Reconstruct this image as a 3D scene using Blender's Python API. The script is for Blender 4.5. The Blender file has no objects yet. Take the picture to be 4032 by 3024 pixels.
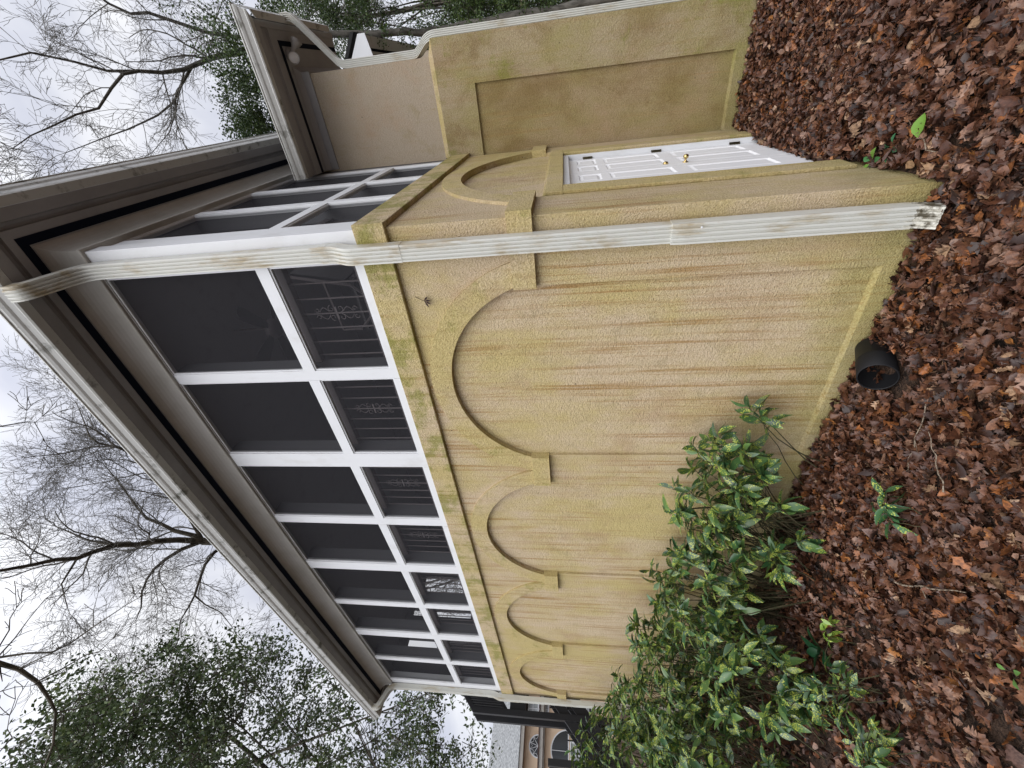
import bpy, math, random
import numpy as np
from mathutils import Matrix, Vector
S = bpy.context.scene
COL = S.collection
R = math.radians
# ---------------------------------------------------------------- camera
cd = bpy.data.cameras.new('camera'); cam = bpy.data.objects.new('camera', cd); COL.objects.link(cam)
cd.sensor_width = 36.0; cd.lens = 1620.616 / 4032 * 36.0
cd.clip_start = .02; cd.clip_end = 2000
rot = Matrix(((-0.1028004254922752, 0.8040178802145805, 0.5856511938123745),
              (0.09958494286210468, 0.594131365939296, -0.7981796534379072),
              (-0.98970445673128, -0.023731167319765045, -0.14114503187814575)))
cam.matrix_world = Matrix.Translation((0.62369117, -2.5, 1.5)) @ rot.to_4x4()
S.camera = cam
S.render.resolution_x = 1024; S.render.resolution_y = 768
# ---------------------------------------------------------------- light
SUN_EL, SUN_AZ = 48, 25      # azimuth measured from -y towards +x
sl = bpy.data.lights.new('sun', 'SUN'); sun = bpy.data.objects.new('sun', sl); COL.objects.link(sun)
sl.energy = 1.5; sl.angle = R(50); sl.color = (1, .97, .92)
sd = Vector((math.sin(R(SUN_AZ)) * math.cos(R(SUN_EL)), -math.cos(R(SUN_AZ)) * math.cos(R(SUN_EL)), math.sin(R(SUN_EL))))
sun.rotation_euler = sd.to_track_quat('Z', 'Y').to_euler(); sun.location = (3, -6, 12)
S.view_settings.view_transform = 'Standard'; S.view_settings.look = 'None'
S.view_settings.exposure = 0.1; S.view_settings.gamma = 1.0
S.cycles.max_bounces = 8; S.cycles.transparent_max_bounces = 16
W = bpy.data.worlds.new('World'); S.world = W; W.use_nodes = True
nt = W.node_tree; N = nt.nodes; Lk = nt.links; N.clear()
def wn(t, **k):
    n = N.new(t)
    for a, b in k.items(): setattr(n, a, b)
    return n
sky = wn('ShaderNodeTexSky', sky_type='NISHITA', sun_disc=False, sun_elevation=R(SUN_EL), sun_rotation=R(180 - SUN_AZ))
tc = wn('ShaderNodeTexCoord')
mp = wn('ShaderNodeMapping'); mp.inputs['Scale'].default_value = (2.6, 2.6, 3.6); mp.inputs['Location'].default_value = (1.3, .4, .2)
no = wn('ShaderNodeTexNoise'); no.inputs['Scale'].default_value = 1.5; no.inputs['Detail'].default_value = 5; no.inputs['Roughness'].default_value = .5
no.inputs['Distortion'].default_value = .4
rp = wn('ShaderNodeValToRGB')
e = rp.color_ramp.elements
e[0].position = .38; e[0].color = (6.5, 6.75, 7.8, 1); e[1].position = .60; e[1].color = (9.7, 9.8, 10.2, 1)
vm = wn('ShaderNodeVectorMath', operation='DOT_PRODUCT'); vm.inputs[1].default_value = sd
mr = wn('ShaderNodeMapRange'); mr.inputs['From Min'].default_value = 0.1; mr.inputs['From Max'].default_value = 1; mr.inputs['To Min'].default_value = 1; mr.inputs['To Max'].default_value = 2.2
mr.interpolation_type = 'SMOOTHSTEP'
ml = wn('ShaderNodeVectorMath', operation='SCALE')
mx = wn('ShaderNodeMix', data_type='RGBA'); mx.inputs['Factor'].default_value = .92
bg = wn('ShaderNodeBackground'); bg.inputs['Strength'].default_value = .1
out = wn('ShaderNodeOutputWorld')
Lk.new(tc.outputs['Generated'], mp.inputs['Vector']); Lk.new(mp.outputs[0], no.inputs['Vector']); Lk.new(no.outputs['Fac'], rp.inputs[0])
Lk.new(tc.outputs['Generated'], vm.inputs[0]); Lk.new(vm.outputs['Value'], mr.inputs['Value'])
Lk.new(rp.outputs[0], ml.inputs[0]); Lk.new(mr.outputs[0], ml.inputs['Scale'])
Lk.new(sky.outputs[0], mx.inputs['A']); Lk.new(ml.outputs[0], mx.inputs['B'])
Lk.new(mx.outputs['Result'], bg.inputs['Color']); Lk.new(bg.outputs[0], out.inputs[0])

# ---------------------------------------------------------------- material helpers
class Mat:
    def __init__(s, name, rough=.6, spec=.4, metal=0):
        s.m = bpy.data.materials.new(name); s.m.use_nodes = True
        s.t = s.m.node_tree; s.n = s.t.nodes; s.l = s.t.links
        s.b = s.n['Principled BSDF']; s.b.inputs['Roughness'].default_value = rough
        s.b.inputs['Specular IOR Level'].default_value = spec; s.b.inputs['Metallic'].default_value = metal
        s.geo = s.n.new('ShaderNodeNewGeometry')
    def noise(s, scale, vec=(1, 1, 1), detail=4, rough=.55, loc=(0, 0, 0), dist=0):
        mp = s.n.new('ShaderNodeMapping'); mp.inputs['Scale'].default_value = vec; mp.inputs['Location'].default_value = loc
        s.l.new(s.geo.outputs['Position'], mp.inputs['Vector'])
        n = s.n.new('ShaderNodeTexNoise'); n.inputs['Scale'].default_value = scale; n.inputs['Detail'].default_value = detail
        n.inputs['Roughness'].default_value = rough; n.inputs['Distortion'].default_value = dist
        s.l.new(mp.outputs[0], n.inputs['Vector']); return n.outputs['Fac']
    def ramp(s, x, a, b, lo=0., hi=1.):
        r = s.n.new('ShaderNodeMapRange'); r.interpolation_type = 'SMOOTHSTEP'
        r.inputs['From Min'].default_value = a; r.inputs['From Max'].default_value = b
        r.inputs['To Min'].default_value = lo; r.inputs['To Max'].default_value = hi
        s.l.new(x, r.inputs['Value']); return r.outputs[0]
    def math(s, op, a, b):
        m = s.n.new('ShaderNodeMath'); m.operation = op
        for i, v in enumerate((a, b)):
            if isinstance(v, (int, float)): m.inputs[i].default_value = v
            else: s.l.new(v, m.inputs[i])
        return m.outputs[0]
    def mix(s, f, a, b, bt='MIX'):
        m = s.n.new('ShaderNodeMix'); m.data_type = 'RGBA'; m.blend_type = bt
        for k, v in (('Factor', f), ('A', a), ('B', b)):
            if isinstance(v, (int, float)): m.inputs[k].default_value = v
            elif isinstance(v, tuple): m.inputs[k].default_value = v + (1,)
            else: s.l.new(v, m.inputs[k])
        return m.outputs['Result']
    def z(s):
        x = s.n.new('ShaderNodeSeparateXYZ'); s.l.new(s.geo.outputs['Position'], x.inputs[0]); return x.outputs
    def color(s, c):
        if isinstance(c, tuple): s.b.inputs['Base Color'].default_value = c + (1,)
        else: s.l.new(c, s.b.inputs['Base Color'])
        return s
    def rough(s, r): s.l.new(r, s.b.inputs['Roughness']); return s
    def bump(s, h, dist=.003, strength=1.):
        b = s.n.new('ShaderNodeBump'); b.inputs['Distance'].default_value = dist; b.inputs['Strength'].default_value = strength
        s.l.new(h, b.inputs['Height']); s.l.new(b.outputs[0], s.b.inputs['Normal']); return s

def stucco(name, base=(.58, .468, .325), algae=(.525, .43, .19), al=(.40, .60), green=None, rust=.6, brown=None, damp=True, grain_c=(.66, .62, .52)):
    m = Mat(name, .88, .2)
    z = m.z()
    big = m.noise(.9, (1, 1, .8), 5, .62)
    mid = m.noise(4.2, (1, 1, .45), 5, .6, (1, 2, 3))
    patch = m.ramp(m.noise(1.3, (1, 1, .6), 3, .5, (8, 2, 5)), .34, .56)
    streak = m.noise(1.0, (24, 24, .6), 6, .7, (0, 0, 0), .4)
    fine = m.noise(1.0, (38, 38, 2.2), 4, .7, (3, 1, 2), .8)
    a = m.ramp(m.math('ADD', m.math('MULTIPLY', big, .6), m.math('MULTIPLY', mid, .4)), al[0], al[1])
    c = m.mix(m.math('MULTIPLY', a, .9), base, algae)
    # rusty runs, only where water has found a way down
    r = m.math('MULTIPLY', m.math('MULTIPLY', m.ramp(streak, .48, .68), patch), rust)
    c = m.mix(r, c, (.36, .215, .08))
    c = m.mix(m.math('MULTIPLY', m.ramp(fine, .52, .75), m.math('MULTIPLY', m.ramp(mid, .4, .6, .15, 1), .38)), c, (.33, .265, .10))
    # pinkish brown soft patches
    c = m.mix(m.ramp(m.noise(1.9, (1, 1, 1), 5, .65, (4, 4, 8)), .50, .74, 0, .5), c, (.42, .285, .18))
    c = m.mix(m.ramp(m.noise(7, (1, 1, .8), 6, .7, (14, 4, 8)), .52, .74, 0, .4), c, (.30, .25, .12))
    v = m.n.new('ShaderNodeTexVoronoi'); v.inputs['Scale'].default_value = 5; m.l.new(m.geo.outputs['Position'], v.inputs['Vector'])
    c = m.mix(m.math('MULTIPLY', m.math('LESS_THAN', v.outputs['Distance'], .032), .75), c, (.07, .05, .03))
    if brown:
        bn = m.ramp(m.noise(1.7, (1, 1, .7), 7, .72, (2, 9, 4), .4), brown[0], brown[1])
        c = m.mix(m.math('MULTIPLY', bn, .75), c, (.235, .16, .068))
    if green:
        g = m.ramp(m.math('ADD', m.math('MULTIPLY', m.noise(3.0, (1, 1, 1.4), 6, .7, (5, 5, 5)), .75), m.math('MULTIPLY', streak, .25)), green[0], green[1])
        c = m.mix(m.math('MULTIPLY', g, .7), c, (.235, .24, .05))
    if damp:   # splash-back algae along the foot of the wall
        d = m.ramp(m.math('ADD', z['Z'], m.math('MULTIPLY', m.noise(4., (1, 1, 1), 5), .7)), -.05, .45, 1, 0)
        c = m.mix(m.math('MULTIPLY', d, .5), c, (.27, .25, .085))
    grain = m.noise(105, (1, 1, 1), 3, .6)
    g2 = m.noise(48, (1, 1, 1), 3, .6)
    c = m.mix(m.ramp(grain, .38, .62, .7, 0), c, grain_c, 'MULTIPLY')
    m.color(c)
    m.bump(m.math('ADD', grain, m.math('MULTIPLY', g2, .9)), .009, 1.)
    return m.m

M = {}
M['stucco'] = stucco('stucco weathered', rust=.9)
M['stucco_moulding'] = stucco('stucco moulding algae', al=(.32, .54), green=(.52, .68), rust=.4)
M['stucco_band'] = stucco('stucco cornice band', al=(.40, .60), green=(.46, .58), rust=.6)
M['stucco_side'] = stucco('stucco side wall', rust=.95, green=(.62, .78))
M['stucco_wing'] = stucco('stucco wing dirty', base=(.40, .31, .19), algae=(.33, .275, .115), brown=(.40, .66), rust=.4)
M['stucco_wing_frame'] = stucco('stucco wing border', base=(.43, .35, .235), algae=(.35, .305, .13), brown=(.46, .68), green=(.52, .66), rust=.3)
M['stucco_clean'] = stucco('stucco clean upper wall', base=(.43, .36, .275), algae=(.40, .34, .23), al=(.5, .7), rust=.05, damp=False, grain_c=(.82, .80, .76))

def paint(name, c, dirt=(.35, .33, .26), amt=.4, rough=.45, sc=(9, 9, .9), thr=(.5, .75), spec=.4):
    m = Mat(name, rough, spec)
    f = m.ramp(m.noise(1.0, sc, 5, .65), thr[0], thr[1], 0, amt)
    cc = m.mix(f, c, dirt)
    cc = m.mix(m.ramp(m.noise(38, (1, 1, 1), 3), .62, .8, 0, amt * .5), cc, dirt)
    m.color(cc); m.bump(m.noise(25, (1, 1, .3), 3), .0015, .5)
    return m.m
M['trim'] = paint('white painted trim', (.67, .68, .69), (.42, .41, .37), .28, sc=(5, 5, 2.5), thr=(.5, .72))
M['door'] = paint('white door paint', (.82, .82, .82), (.6, .58, .55), .15)
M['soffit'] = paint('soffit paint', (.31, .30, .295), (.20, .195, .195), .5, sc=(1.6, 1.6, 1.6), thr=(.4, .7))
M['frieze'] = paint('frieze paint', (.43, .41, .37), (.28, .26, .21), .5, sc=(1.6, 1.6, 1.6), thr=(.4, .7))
M['gutter'] = paint('gutter enamel', (.52, .52, .49), (.09, .09, .065), .85, .35, (7, 7, 10), (.54, .70))
M['spout'] = paint('downspout enamel', (.57, .57, .52), (.36, .28, .15), .8, .4, (7, 7, 2.2), (.50, .68))
M['spout_foot'] = paint('muddy downspout foot', (.62, .60, .52), (.06, .045, .02), .95, .6, (22, 22, 22), (.38, .62))
M['vent'] = Mat('vent screen', .8, .1).color((.005, .008, .018)).m
M['black'] = paint('black painted steel', (.018, .018, .02), (.03, .03, .03), .5, .5)
M['darkwood'] = paint('dark brown rail paint', (.05, .045, .045), (.05, .04, .035), .5, .5)
M['iron'] = paint('wrought iron', (.12, .10, .10), (.16, .13, .12), .5, .5)
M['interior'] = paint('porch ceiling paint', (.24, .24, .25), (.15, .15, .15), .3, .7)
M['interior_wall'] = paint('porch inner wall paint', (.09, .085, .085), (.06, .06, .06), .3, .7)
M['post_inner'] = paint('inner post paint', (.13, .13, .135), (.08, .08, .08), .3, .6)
M['brass'] = Mat('brass', .22, .5, 1).color((.62, .47, .20)).m
M['hinge'] = Mat('tarnished brass', .4, .5, 1).color((.10, .085, .05)).m
M['lamp'] = paint('lamp housing paint', (.33, .31, .29), (.2, .19, .18), .4)
M['roof'] = paint('asphalt shingle', (.10, .10, .10), (.05, .05, .05), .5, .9)
M['blackplastic'] = Mat('black plastic', .55, .25).color((.008, .008, .009)).m
M['lampglass'] = Mat('reflector lamp glass', .15, .6).color((.62, .60, .58)).m
# insect screen: half open mesh
m = Mat('insect screen', .9, .05); m.color((.05, .05, .056))
tr = m.n.new('ShaderNodeBsdfTransparent'); ms = m.n.new('ShaderNodeMixShader')
m.l.new(m.ramp(m.noise(90, (1, 1, 1), 1), .74, .8, .62, .30), ms.inputs[0])
ms.inputs[0].default_value = .62
m.l.new(m.b.outputs[0], ms.inputs[1]); m.l.new(tr.outputs[0], ms.inputs[2]); m.l.new(ms.outputs[0], m.n['Material Output'].inputs[0])
M['screen'] = m.m
def bark(name, c1, c2, sc=30):
    m = Mat(name, .85, .2); n = m.noise(sc, (1, 1, .3), 4)
    m.color(m.mix(m.ramp(n, .35, .65), c1, c2)); m.bump(n, .01, .6); return m.m
M['bark_grey'] = bark('grey bark', (.075, .07, .06), (.16, .15, .13), 9)
M['bark_dark'] = bark('dark bark', (.05, .045, .035), (.12, .105, .08), 9)
M['twigs'] = bark('grey twigs', (.11, .105, .095), (.20, .19, .17), 9)
M['stem'] = bark('shrub stem', (.03, .035, .015), (.07, .055, .03), 60)
M['twig'] = bark('fallen twig bark', (.11, .075, .05), (.30, .25, .19), 60)
def leafmat(name, rough=.4, spec=.5, trans=.25, speck=None, blotch=False):
    m = Mat(name, rough, spec)
    a = m.n.new('ShaderNodeAttribute'); a.attribute_name = 'Col'
    c = a.outputs['Color']
    if blotch:
        c = m.mix(m.ramp(m.noise(55, (1, 1, 1), 4, .7), .40, .62, 0, .6), c, (.030, .012, .008))
        c = m.mix(m.ramp(m.noise(90, (1, 1, 1), 3, .7, (3, 3, 3)), .58, .72, 0, .35), c, (.22, .12, .07))
    if speck:
        v = m.n.new('ShaderNodeTexVoronoi'); v.inputs['Scale'].default_value = speck
        m.l.new(m.geo.outputs['Position'], v.inputs['Vector'])
        thr = m.ramp(m.noise(14, (1, 1, 1), 2), .40, .6, .10, .48)
        f = m.math('LESS_THAN', v.outputs['Distance'], thr)
        c = m.mix(m.math('MULTIPLY', f, .8), c, (.46, .50, .08))
    m.color(c)
    if trans:
        t = m.n.new('ShaderNodeBsdfTranslucent'); mm = m.n.new('ShaderNodeMixShader'); mm.inputs[0].default_value = trans
        m.l.new(c, t.inputs[0]); m.l.new(m.b.outputs[0], mm.inputs[1]); m.l.new(t.outputs[0], mm.inputs[2])
        m.l.new(mm.outputs[0], m.n['Material Output'].inputs[0])
    return m.m
M['aucuba'] = leafmat('aucuba leaf', .3, .55, .12, 105)
M['evergreen'] = leafmat('evergreen leaf', .45, .4, .2)
M['litter'] = leafmat('wet dead leaf', .42, .38, .0, None, True)
M['seedling'] = leafmat('seedling leaf', .4, .4, .3)

# ---------------------------------------------------------------- mesh helpers
ORG = {}
class MB:
    def __init__(s): s.v = []; s.f = []
    def add(s, vs, fs):
        o = len(s.v); s.v += [tuple(v) for v in vs]; s.f += [tuple(i + o for i in f) for f in fs]; return s
    def box(s, x0, x1, y0, y1, z0, z1):
        return s.add([(x0, y0, z0), (x1, y0, z0), (x1, y1, z0), (x0, y1, z0), (x0, y0, z1), (x1, y0, z1), (x1, y1, z1), (x0, y1, z1)],
                     [(0, 3, 2, 1), (4, 5, 6, 7), (0, 1, 5, 4), (1, 2, 6, 5), (2, 3, 7, 6), (3, 0, 4, 7)])
    def quad(s, a, b, c, d): return s.add([a, b, c, d], [(0, 1, 2, 3)])
    def bar(s, a, b, w, h, up=(0, 0, 1)):
        a = Vector(a); b = Vector(b); d = (b - a).normalized(); up = Vector(up)
        l = d.cross(up).normalized(); u = l.cross(d)
        vs = [p + l * (w / 2 * i) + u * (h / 2 * j) for p in (a, b) for i, j in ((-1, -1), (1, -1), (1, 1), (-1, 1))]
        return s.add(vs, [(0, 1, 2, 3), (7, 6, 5, 4), (0, 4, 5, 1), (1, 5, 6, 2), (2, 6, 7, 3), (3, 7, 4, 0)])
    def tube(s, pts, rad, k=6, cap=True):
        pts = [Vector(p) for p in pts]; n = len(pts)
        if not hasattr(rad, '__len__'): rad = [rad] * n
        o = len(s.v); prev = None
        for i, p in enumerate(pts):
            d = (pts[min(i + 1, n - 1)] - pts[max(i - 1, 0)]).normalized()
            if prev is None:
                prev = d.orthogonal().normalized()
            u = (prev - d * prev.dot(d))
            u = u.normalized() if u.length > 1e-6 else d.orthogonal().normalized()
            prev = u; w = d.cross(u)
            for j in range(k):
                t = 2 * math.pi * j / k
                s.v.append(tuple(p + (u * math.cos(t) + w * math.sin(t)) * rad[i]))
        for i in range(n - 1):
            for j in range(k):
                a = o + i * k + j; b = o + i * k + (j + 1) % k
                s.f.append((a, b, b + k, a + k))
        if cap:
            s.f.append(tuple(o + j for j in range(k))[::-1]); s.f.append(tuple(o + (n - 1) * k + j for j in range(k)))
        return s
    def sweep(s, path, prof, lat, close=True):
        """prof points (a along lat, b along normal); path mitred"""
        lat = Vector(lat).normalized(); path = [Vector(p) for p in path]; n = len(path); o = len(s.v); k = len(prof)
        for i, p in enumerate(path):
            d0 = (path[i] - path[i - 1]).normalized() if i else (path[1] - path[0]).normalized()
            d1 = (path[i + 1] - path[i]).normalized() if i < n - 1 else d0
            t = (d0 + d1).normalized(); nn = lat.cross(t).normalized()
            sc = 1 / max(.4, t.dot(d1))
            for a, b in prof: s.v.append(tuple(p + lat * a + nn * (b * sc)))
        for i in range(n - 1):
            for j in range(k if close else k - 1):
                a = o + i * k + j; b = o + i * k + (j + 1) % k
                s.f.append((a, b, b + k, a + k))
        if close:
            s.f.append(tuple(o + j for j in range(k))[::-1]); s.f.append(tuple(o + (n - 1) * k + j for j in range(k)))
        return s
    def lathe(s, prof, c, ax=(0, 0, 1), k=16):
        q = Vector((0, 0, 1)).rotation_difference(Vector(ax).normalized()); c = Vector(c); o = len(s.v)
        for r, h in prof:
            for j in range(k):
                t = 2 * math.pi * j / k
                s.v.append(tuple(c + q @ Vector((r * math.cos(t), r * math.sin(t), h))))
        for i in range(len(prof) - 1):
            for j in range(k):
                a = o + i * k + j; b = o + i * k + (j + 1) % k
                s.f.append((a, b, b + k, a + k))
        return s
    def build(s, name, mat, parent=None, smooth=False, bevel=0):
        me = bpy.data.meshes.new(name)
        org = Vector((0, 0, 0)) if parent is None else ORG[parent.name]
        me.from_pydata([tuple(Vector(v) - org) for v in s.v], [], s.f); me.validate(); me.update()
        me.materials.append(mat)
        if smooth: me.polygons.foreach_set('use_smooth', [True] * len(me.polygons))
        o = bpy.data.objects.new(name, me); COL.objects.link(o)
        if parent is not None:
            o.parent = parent
        ORG[o.name] = org
        if bevel:
            b = o.modifiers.new('bevel', 'BEVEL'); b.width = bevel; b.segments = 2; b.limit_method = 'ANGLE'; b.angle_limit = R(40)
        return o
def empty(name, loc):
    o = bpy.data.objects.new(name, None); COL.objects.link(o); o.location = loc; o.empty_display_size = .3; ORG[o.name] = Vector(loc)
    return o
def tag(o, label=None, cat=None, group=None, kind=None):
    if label: o['label'] = label
    if cat: o['category'] = cat
    if group: o['group'] = group
    if kind: o['kind'] = kind
    return o
def npmesh(name, verts, faces, mat, parent=None, col=None, smooth=False):
    """verts (n,3) faces (m,k) arrays, col (n,3)"""
    me = bpy.data.meshes.new(name)
    org = np.zeros(3) if parent is None else np.array(ORG[parent.name])
    v = (verts - org).astype(np.float32); nf, k = faces.shape
    me.vertices.add(len(v)); me.vertices.foreach_set('co', v.ravel())
    me.loops.add(nf * k); me.loops.foreach_set('vertex_index', faces.astype(np.int32).ravel())
    me.polygons.add(nf); me.polygons.foreach_set('loop_start', np.arange(0, nf * k, k, dtype=np.int32))
    me.polygons.foreach_set('loop_total', np.full(nf, k, np.int32))
    if smooth: me.polygons.foreach_set('use_smooth', np.ones(nf, bool))
    me.update(calc_edges=True)
    if col is not None:
        ca = me.color_attributes.new('Col', 'FLOAT_COLOR', 'POINT')
        ca.data.foreach_set('color', np.concatenate([col, np.ones((len(col), 1))], 1).astype(np.float32).ravel())
    me.materials.append(mat)
    o = bpy.data.objects.new(name, me); COL.objects.link(o)
    if parent is not None: o.parent = parent
    ORG[o.name] = Vector(org)
    return o

# ================================================================= GROUND
def gh(x, y):
    t = min(max(y / .9, 0), 1); t = t * t * (3 - 2 * t)
    return -.395 + (.055 * t + .02 * max(0, min(y, 3) - .9)) * (1 if x > -.12 else 0) + .012 * math.sin(x * 2.1 + y) + .01 * math.sin(y * 3.3 - x)
g = MB(); NX = 90
xs = [-.25 * 1.0 * i for i in range(NX)]
def axis(lo, hi, mid, step):
    a = [mid]; p = mid; st = step
    while p < hi: p += st; a.append(p); st *= 1.09
    p = mid; st = step
    while p > lo: p -= st; a.insert(0, p); st *= 1.09
    return a
ax_ = axis(-400, 400, -.5, .25); ay_ = axis(-400, 500, .5, .25)
for y in ay_:
    for x in ax_:
        g.v.append((x, y, gh(x, y) - .015 if abs(x) < 40 and abs(y) < 40 else -.45))
nx = len(ax_)
for j in range(len(ay_) - 1):
    for i in range(nx - 1):
        a = j * nx + i; g.f.append((a, a + 1, a + nx + 1, a + nx))
gm = Mat('leafy soil', .8, .3)
n1 = gm.noise(14, (1, 1, 1), 6, .7); n2 = gm.noise(45, (1, 1, 1), 4, .6, dist=1)
gm.color(gm.mix(gm.ramp(n2, .4, .62), gm.mix(gm.ramp(n1, .4, .6), (.012, .008, .006), (.045, .024, .014)), (.085, .05, .032)))
gm.bump(n2, .03, 1)
tag(g.build('ground', gm.m, smooth=True), kind='structure')

# ================================================================= HOUSE
LX, D = -7.85, 2.837
CAP0, CAP1, WT = 2.595, 2.80, 4.785       # cornice band, sill, window head
ZB = -.6
house = empty('house', (0, 0, ZB))
tag(house, 'tan stucco house with blind arches below a white screened porch and a double basement door', 'house')
SPR, IMP0, APEX = 1.85, 1.70, 2.395
def arch_wall(mb, pan, x0, x1, c, hw, rise, conv, base=-.27, dep=.027):
    """bay x0..x1 of wall with recessed arched panel; conv(u, d, z) -> xyz, d = depth behind the face"""
    r = (hw * hw + rise * rise) / (2 * rise); zc = APEX - r
    n = 28; us = [c - hw + 2 * hw * i / n for i in range(n + 1)]
    zz = [zc + math.sqrt(max(0, r * r - (u - c) ** 2)) for u in us]
    zz[0] = zz[-1] = SPR
    for i in range(n):
        a, b, za, zb = us[i], us[i + 1], zz[i], zz[i + 1]
        mb.quad(conv(a, 0, za), conv(b, 0, zb), conv(b, 0, CAP0), conv(a, 0, CAP0))
        mb.quad(conv(a, 0, za), conv(a, dep, za), conv(b, dep, zb), conv(b, 0, zb))
        pan.quad(conv(a, dep, base), conv(b, dep, base), conv(b, dep, zb), conv(a, dep, za))
    mb.quad(conv(x0, 0, ZB), conv(us[0], 0, ZB), conv(us[0], 0, CAP0), conv(x0, 0, CAP0))
    mb.quad(conv(us[-1], 0, ZB), conv(x1, 0, ZB), conv(x1, 0, CAP0), conv(us[-1], 0, CAP0))
    mb.quad(conv(us[0], 0, ZB), conv(us[-1], 0, ZB), conv(us[-1], 0, base - .02), conv(us[0], 0, base - .02))
    mb.quad(conv(us[0], 0, base - .02), conv(us[-1], 0, base - .02), conv(us[-1], dep, base), conv(us[0], dep, base))
    for u in (us[0], us[-1]):
        mb.quad(conv(u, 0, base - .02), conv(u, dep, base), conv(u, dep, SPR), conv(u, 0, SPR))
    return r, zc
def arch_band(c, hw, rise, conv, thick=.022, w=.162, zmax=None):
    r = (hw * hw + rise * rise) / (2 * rise); zc = APEX - r; ro = r + w
    zmax = zmax or CAP0 - .002
    mb = MB(); n = 40
    t0 = math.acos(min(1, hw / r)) if r > 0 else 0
    pi_, po = [], []
    for i in range(n + 1):
        f = i / n
        ti = math.pi - math.asin((SPR - zc) / r) + (2 * math.asin((SPR - zc) / r) - math.pi) * f
        to = math.pi - math.asin((SPR - zc) / ro) + (2 * math.asin((SPR - zc) / ro) - math.pi) * f
        pi_.append((c + r * math.cos(ti), zc + r * math.sin(ti)))
        po.append((c + ro * math.cos(to), min(zmax, zc + ro * math.sin(to))))
    for i in range(n):
        a, b, p, q = pi_[i], pi_[i + 1], po[i], po[i + 1]
        F = lambda u, d: conv(u[0], d, u[1])
        mb.quad(F(a, -thick), F(b, -thick), F(q, -thick), F(p, -thick))
        mb.quad(F(p, -thick), F(q, -thick), F(q, .002), F(p, .002))
        mb.quad(F(a, -thick), F(a, .004), F(b, .004), F(b, -thick))
    for a, p in ((pi_[0], po[0]), (pi_[-1], po[-1])):
        mb.quad(conv(a[0], -thick, a[1]), conv(p[0], -thick, p[1]), conv(p[0], .002, p[1]), conv(a[0], .002, a[1]))
    return mb
fc = lambda u, d, z: (u, d, z)            # long front wall (faces -y)
sc_ = lambda u, d, z: (-d, u, z)          # short side wall (faces +x)
fw, fp = MB(), MB()
BAYS = [(-1.2055, .7735, 0, -2.155), (-3.110, .78, -2.155, -4.054), (-4.98, .762, -4.054, -5.925), (-6.84, .734, -5.925, LX)]
bands = []
for c, hw, a, b in BAYS:
    arch_wall(fw, fp, b, a, c, hw, .545, fc)
    bands.append(arch_band(c, hw, .545, fc))
fw.quad((LX, 0, ZB), (LX, 0, CAP1), (LX, D + 1, CAP1), (LX, D + 1, ZB))
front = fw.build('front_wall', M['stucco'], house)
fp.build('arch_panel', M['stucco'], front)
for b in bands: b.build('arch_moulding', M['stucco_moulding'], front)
def impost(u0, u1, conv, wrap=0):
    mb = MB(); p = .042
    prof = [(SPR, p), (IMP0, p)]
    def B(ua, ub, d0, d1, z0, z1):
        P = [conv(u, d, z) for z in (z0, z1) for u, d in ((ua, d0), (ub, d0), (ub, d1), (ua, d1))]
        mb.add(P, [(0, 1, 2, 3), (4, 5, 6, 7), (0, 1, 5, 4), (1, 2, 6, 5), (2, 3, 7, 6), (3, 0, 4, 7)])
    B(u0, u1, -p, .03, IMP0, SPR)
    return mb
for u0, u1 in ((-2.335, -1.974), (-4.224, -3.884), (-6.112, -5.737), (LX - .026, -7.569)):
    impost(u0, u1, fc).build('impost', M['stucco_moulding'], front, bevel=.004)
# corner impost wraps both faces
ci = MB().box(-.437, .042, -.042, .03, IMP0, SPR); ci.box(-.03, .042, .03, .468, IMP0, SPR)
ci.build('impost', M['stucco_moulding'], front)
# side wall with door
sw, sp_ = MB(), MB()
DN, DF, DT = .692, 2.246, 1.519
YC, HW = 1.47, 1.008
r = (HW * HW + .545 ** 2) / (1.09); zc = APEX - r
n = 28; us = [YC - HW + 2 * HW * i / n for i in range(n + 1)]
zz = [zc + math.sqrt(r * r - (u - YC) ** 2) for u in us]; zz[0] = zz[-1] = SPR
dep = .034
for i in range(n):
    a, b, za, zb = us[i], us[i + 1], zz[i], zz[i + 1]
    sw.quad((0, a, za), (0, b, zb), (0, b, CAP0), (0, a, CAP0))
    sw.quad((0, a, za), (-dep, a, za), (-dep, b, zb), (0, b, zb))
    sp_.quad((-dep, a, 1.6), (-dep, b, 1.6), (-dep, b, zb), (-dep, a, za))
sw.quad((0, 0, ZB), (0, us[0], ZB), (0, us[0], CAP0), (0, 0, CAP0))
sw.quad((0, us[-1], ZB), (0, D, ZB), (0, D, CAP0), (0, us[-1], CAP0))
for u in (us[0], us[-1]): sw.quad((0, u, ZB), (-dep, u, ZB), (-dep, u, SPR), (0, u, SPR))
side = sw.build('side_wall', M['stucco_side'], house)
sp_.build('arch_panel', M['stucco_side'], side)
arch_band(YC, HW, .545, sc_).build('arch_moulding', M['stucco_moulding'], side)
MB().box(-.045, .034, 2.470, D - .003, IMP0, SPR).build('impost', M['stucco_moulding'], side, bevel=.004)
ds = MB()   # door surround
xf = -.004
ds.box(-.14, xf, us[0] + .002, DN, ZB, DT); ds.box(-.14, xf, DF, us[-1] - .002, ZB, DT); ds.box(-.14, xf, us[0] + .002, us[-1] - .002, DT + .0005, 1.66)
ds.box(xf, .018, .49, DN, -.255, DT); ds.box(xf, .018, DF, 2.44, -.255, DT); ds.box(xf, .018, .49, 2.44, DT + .0005, 1.645)
ds.build('door_surround', M['stucco_moulding'], side, bevel=.005)
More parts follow.
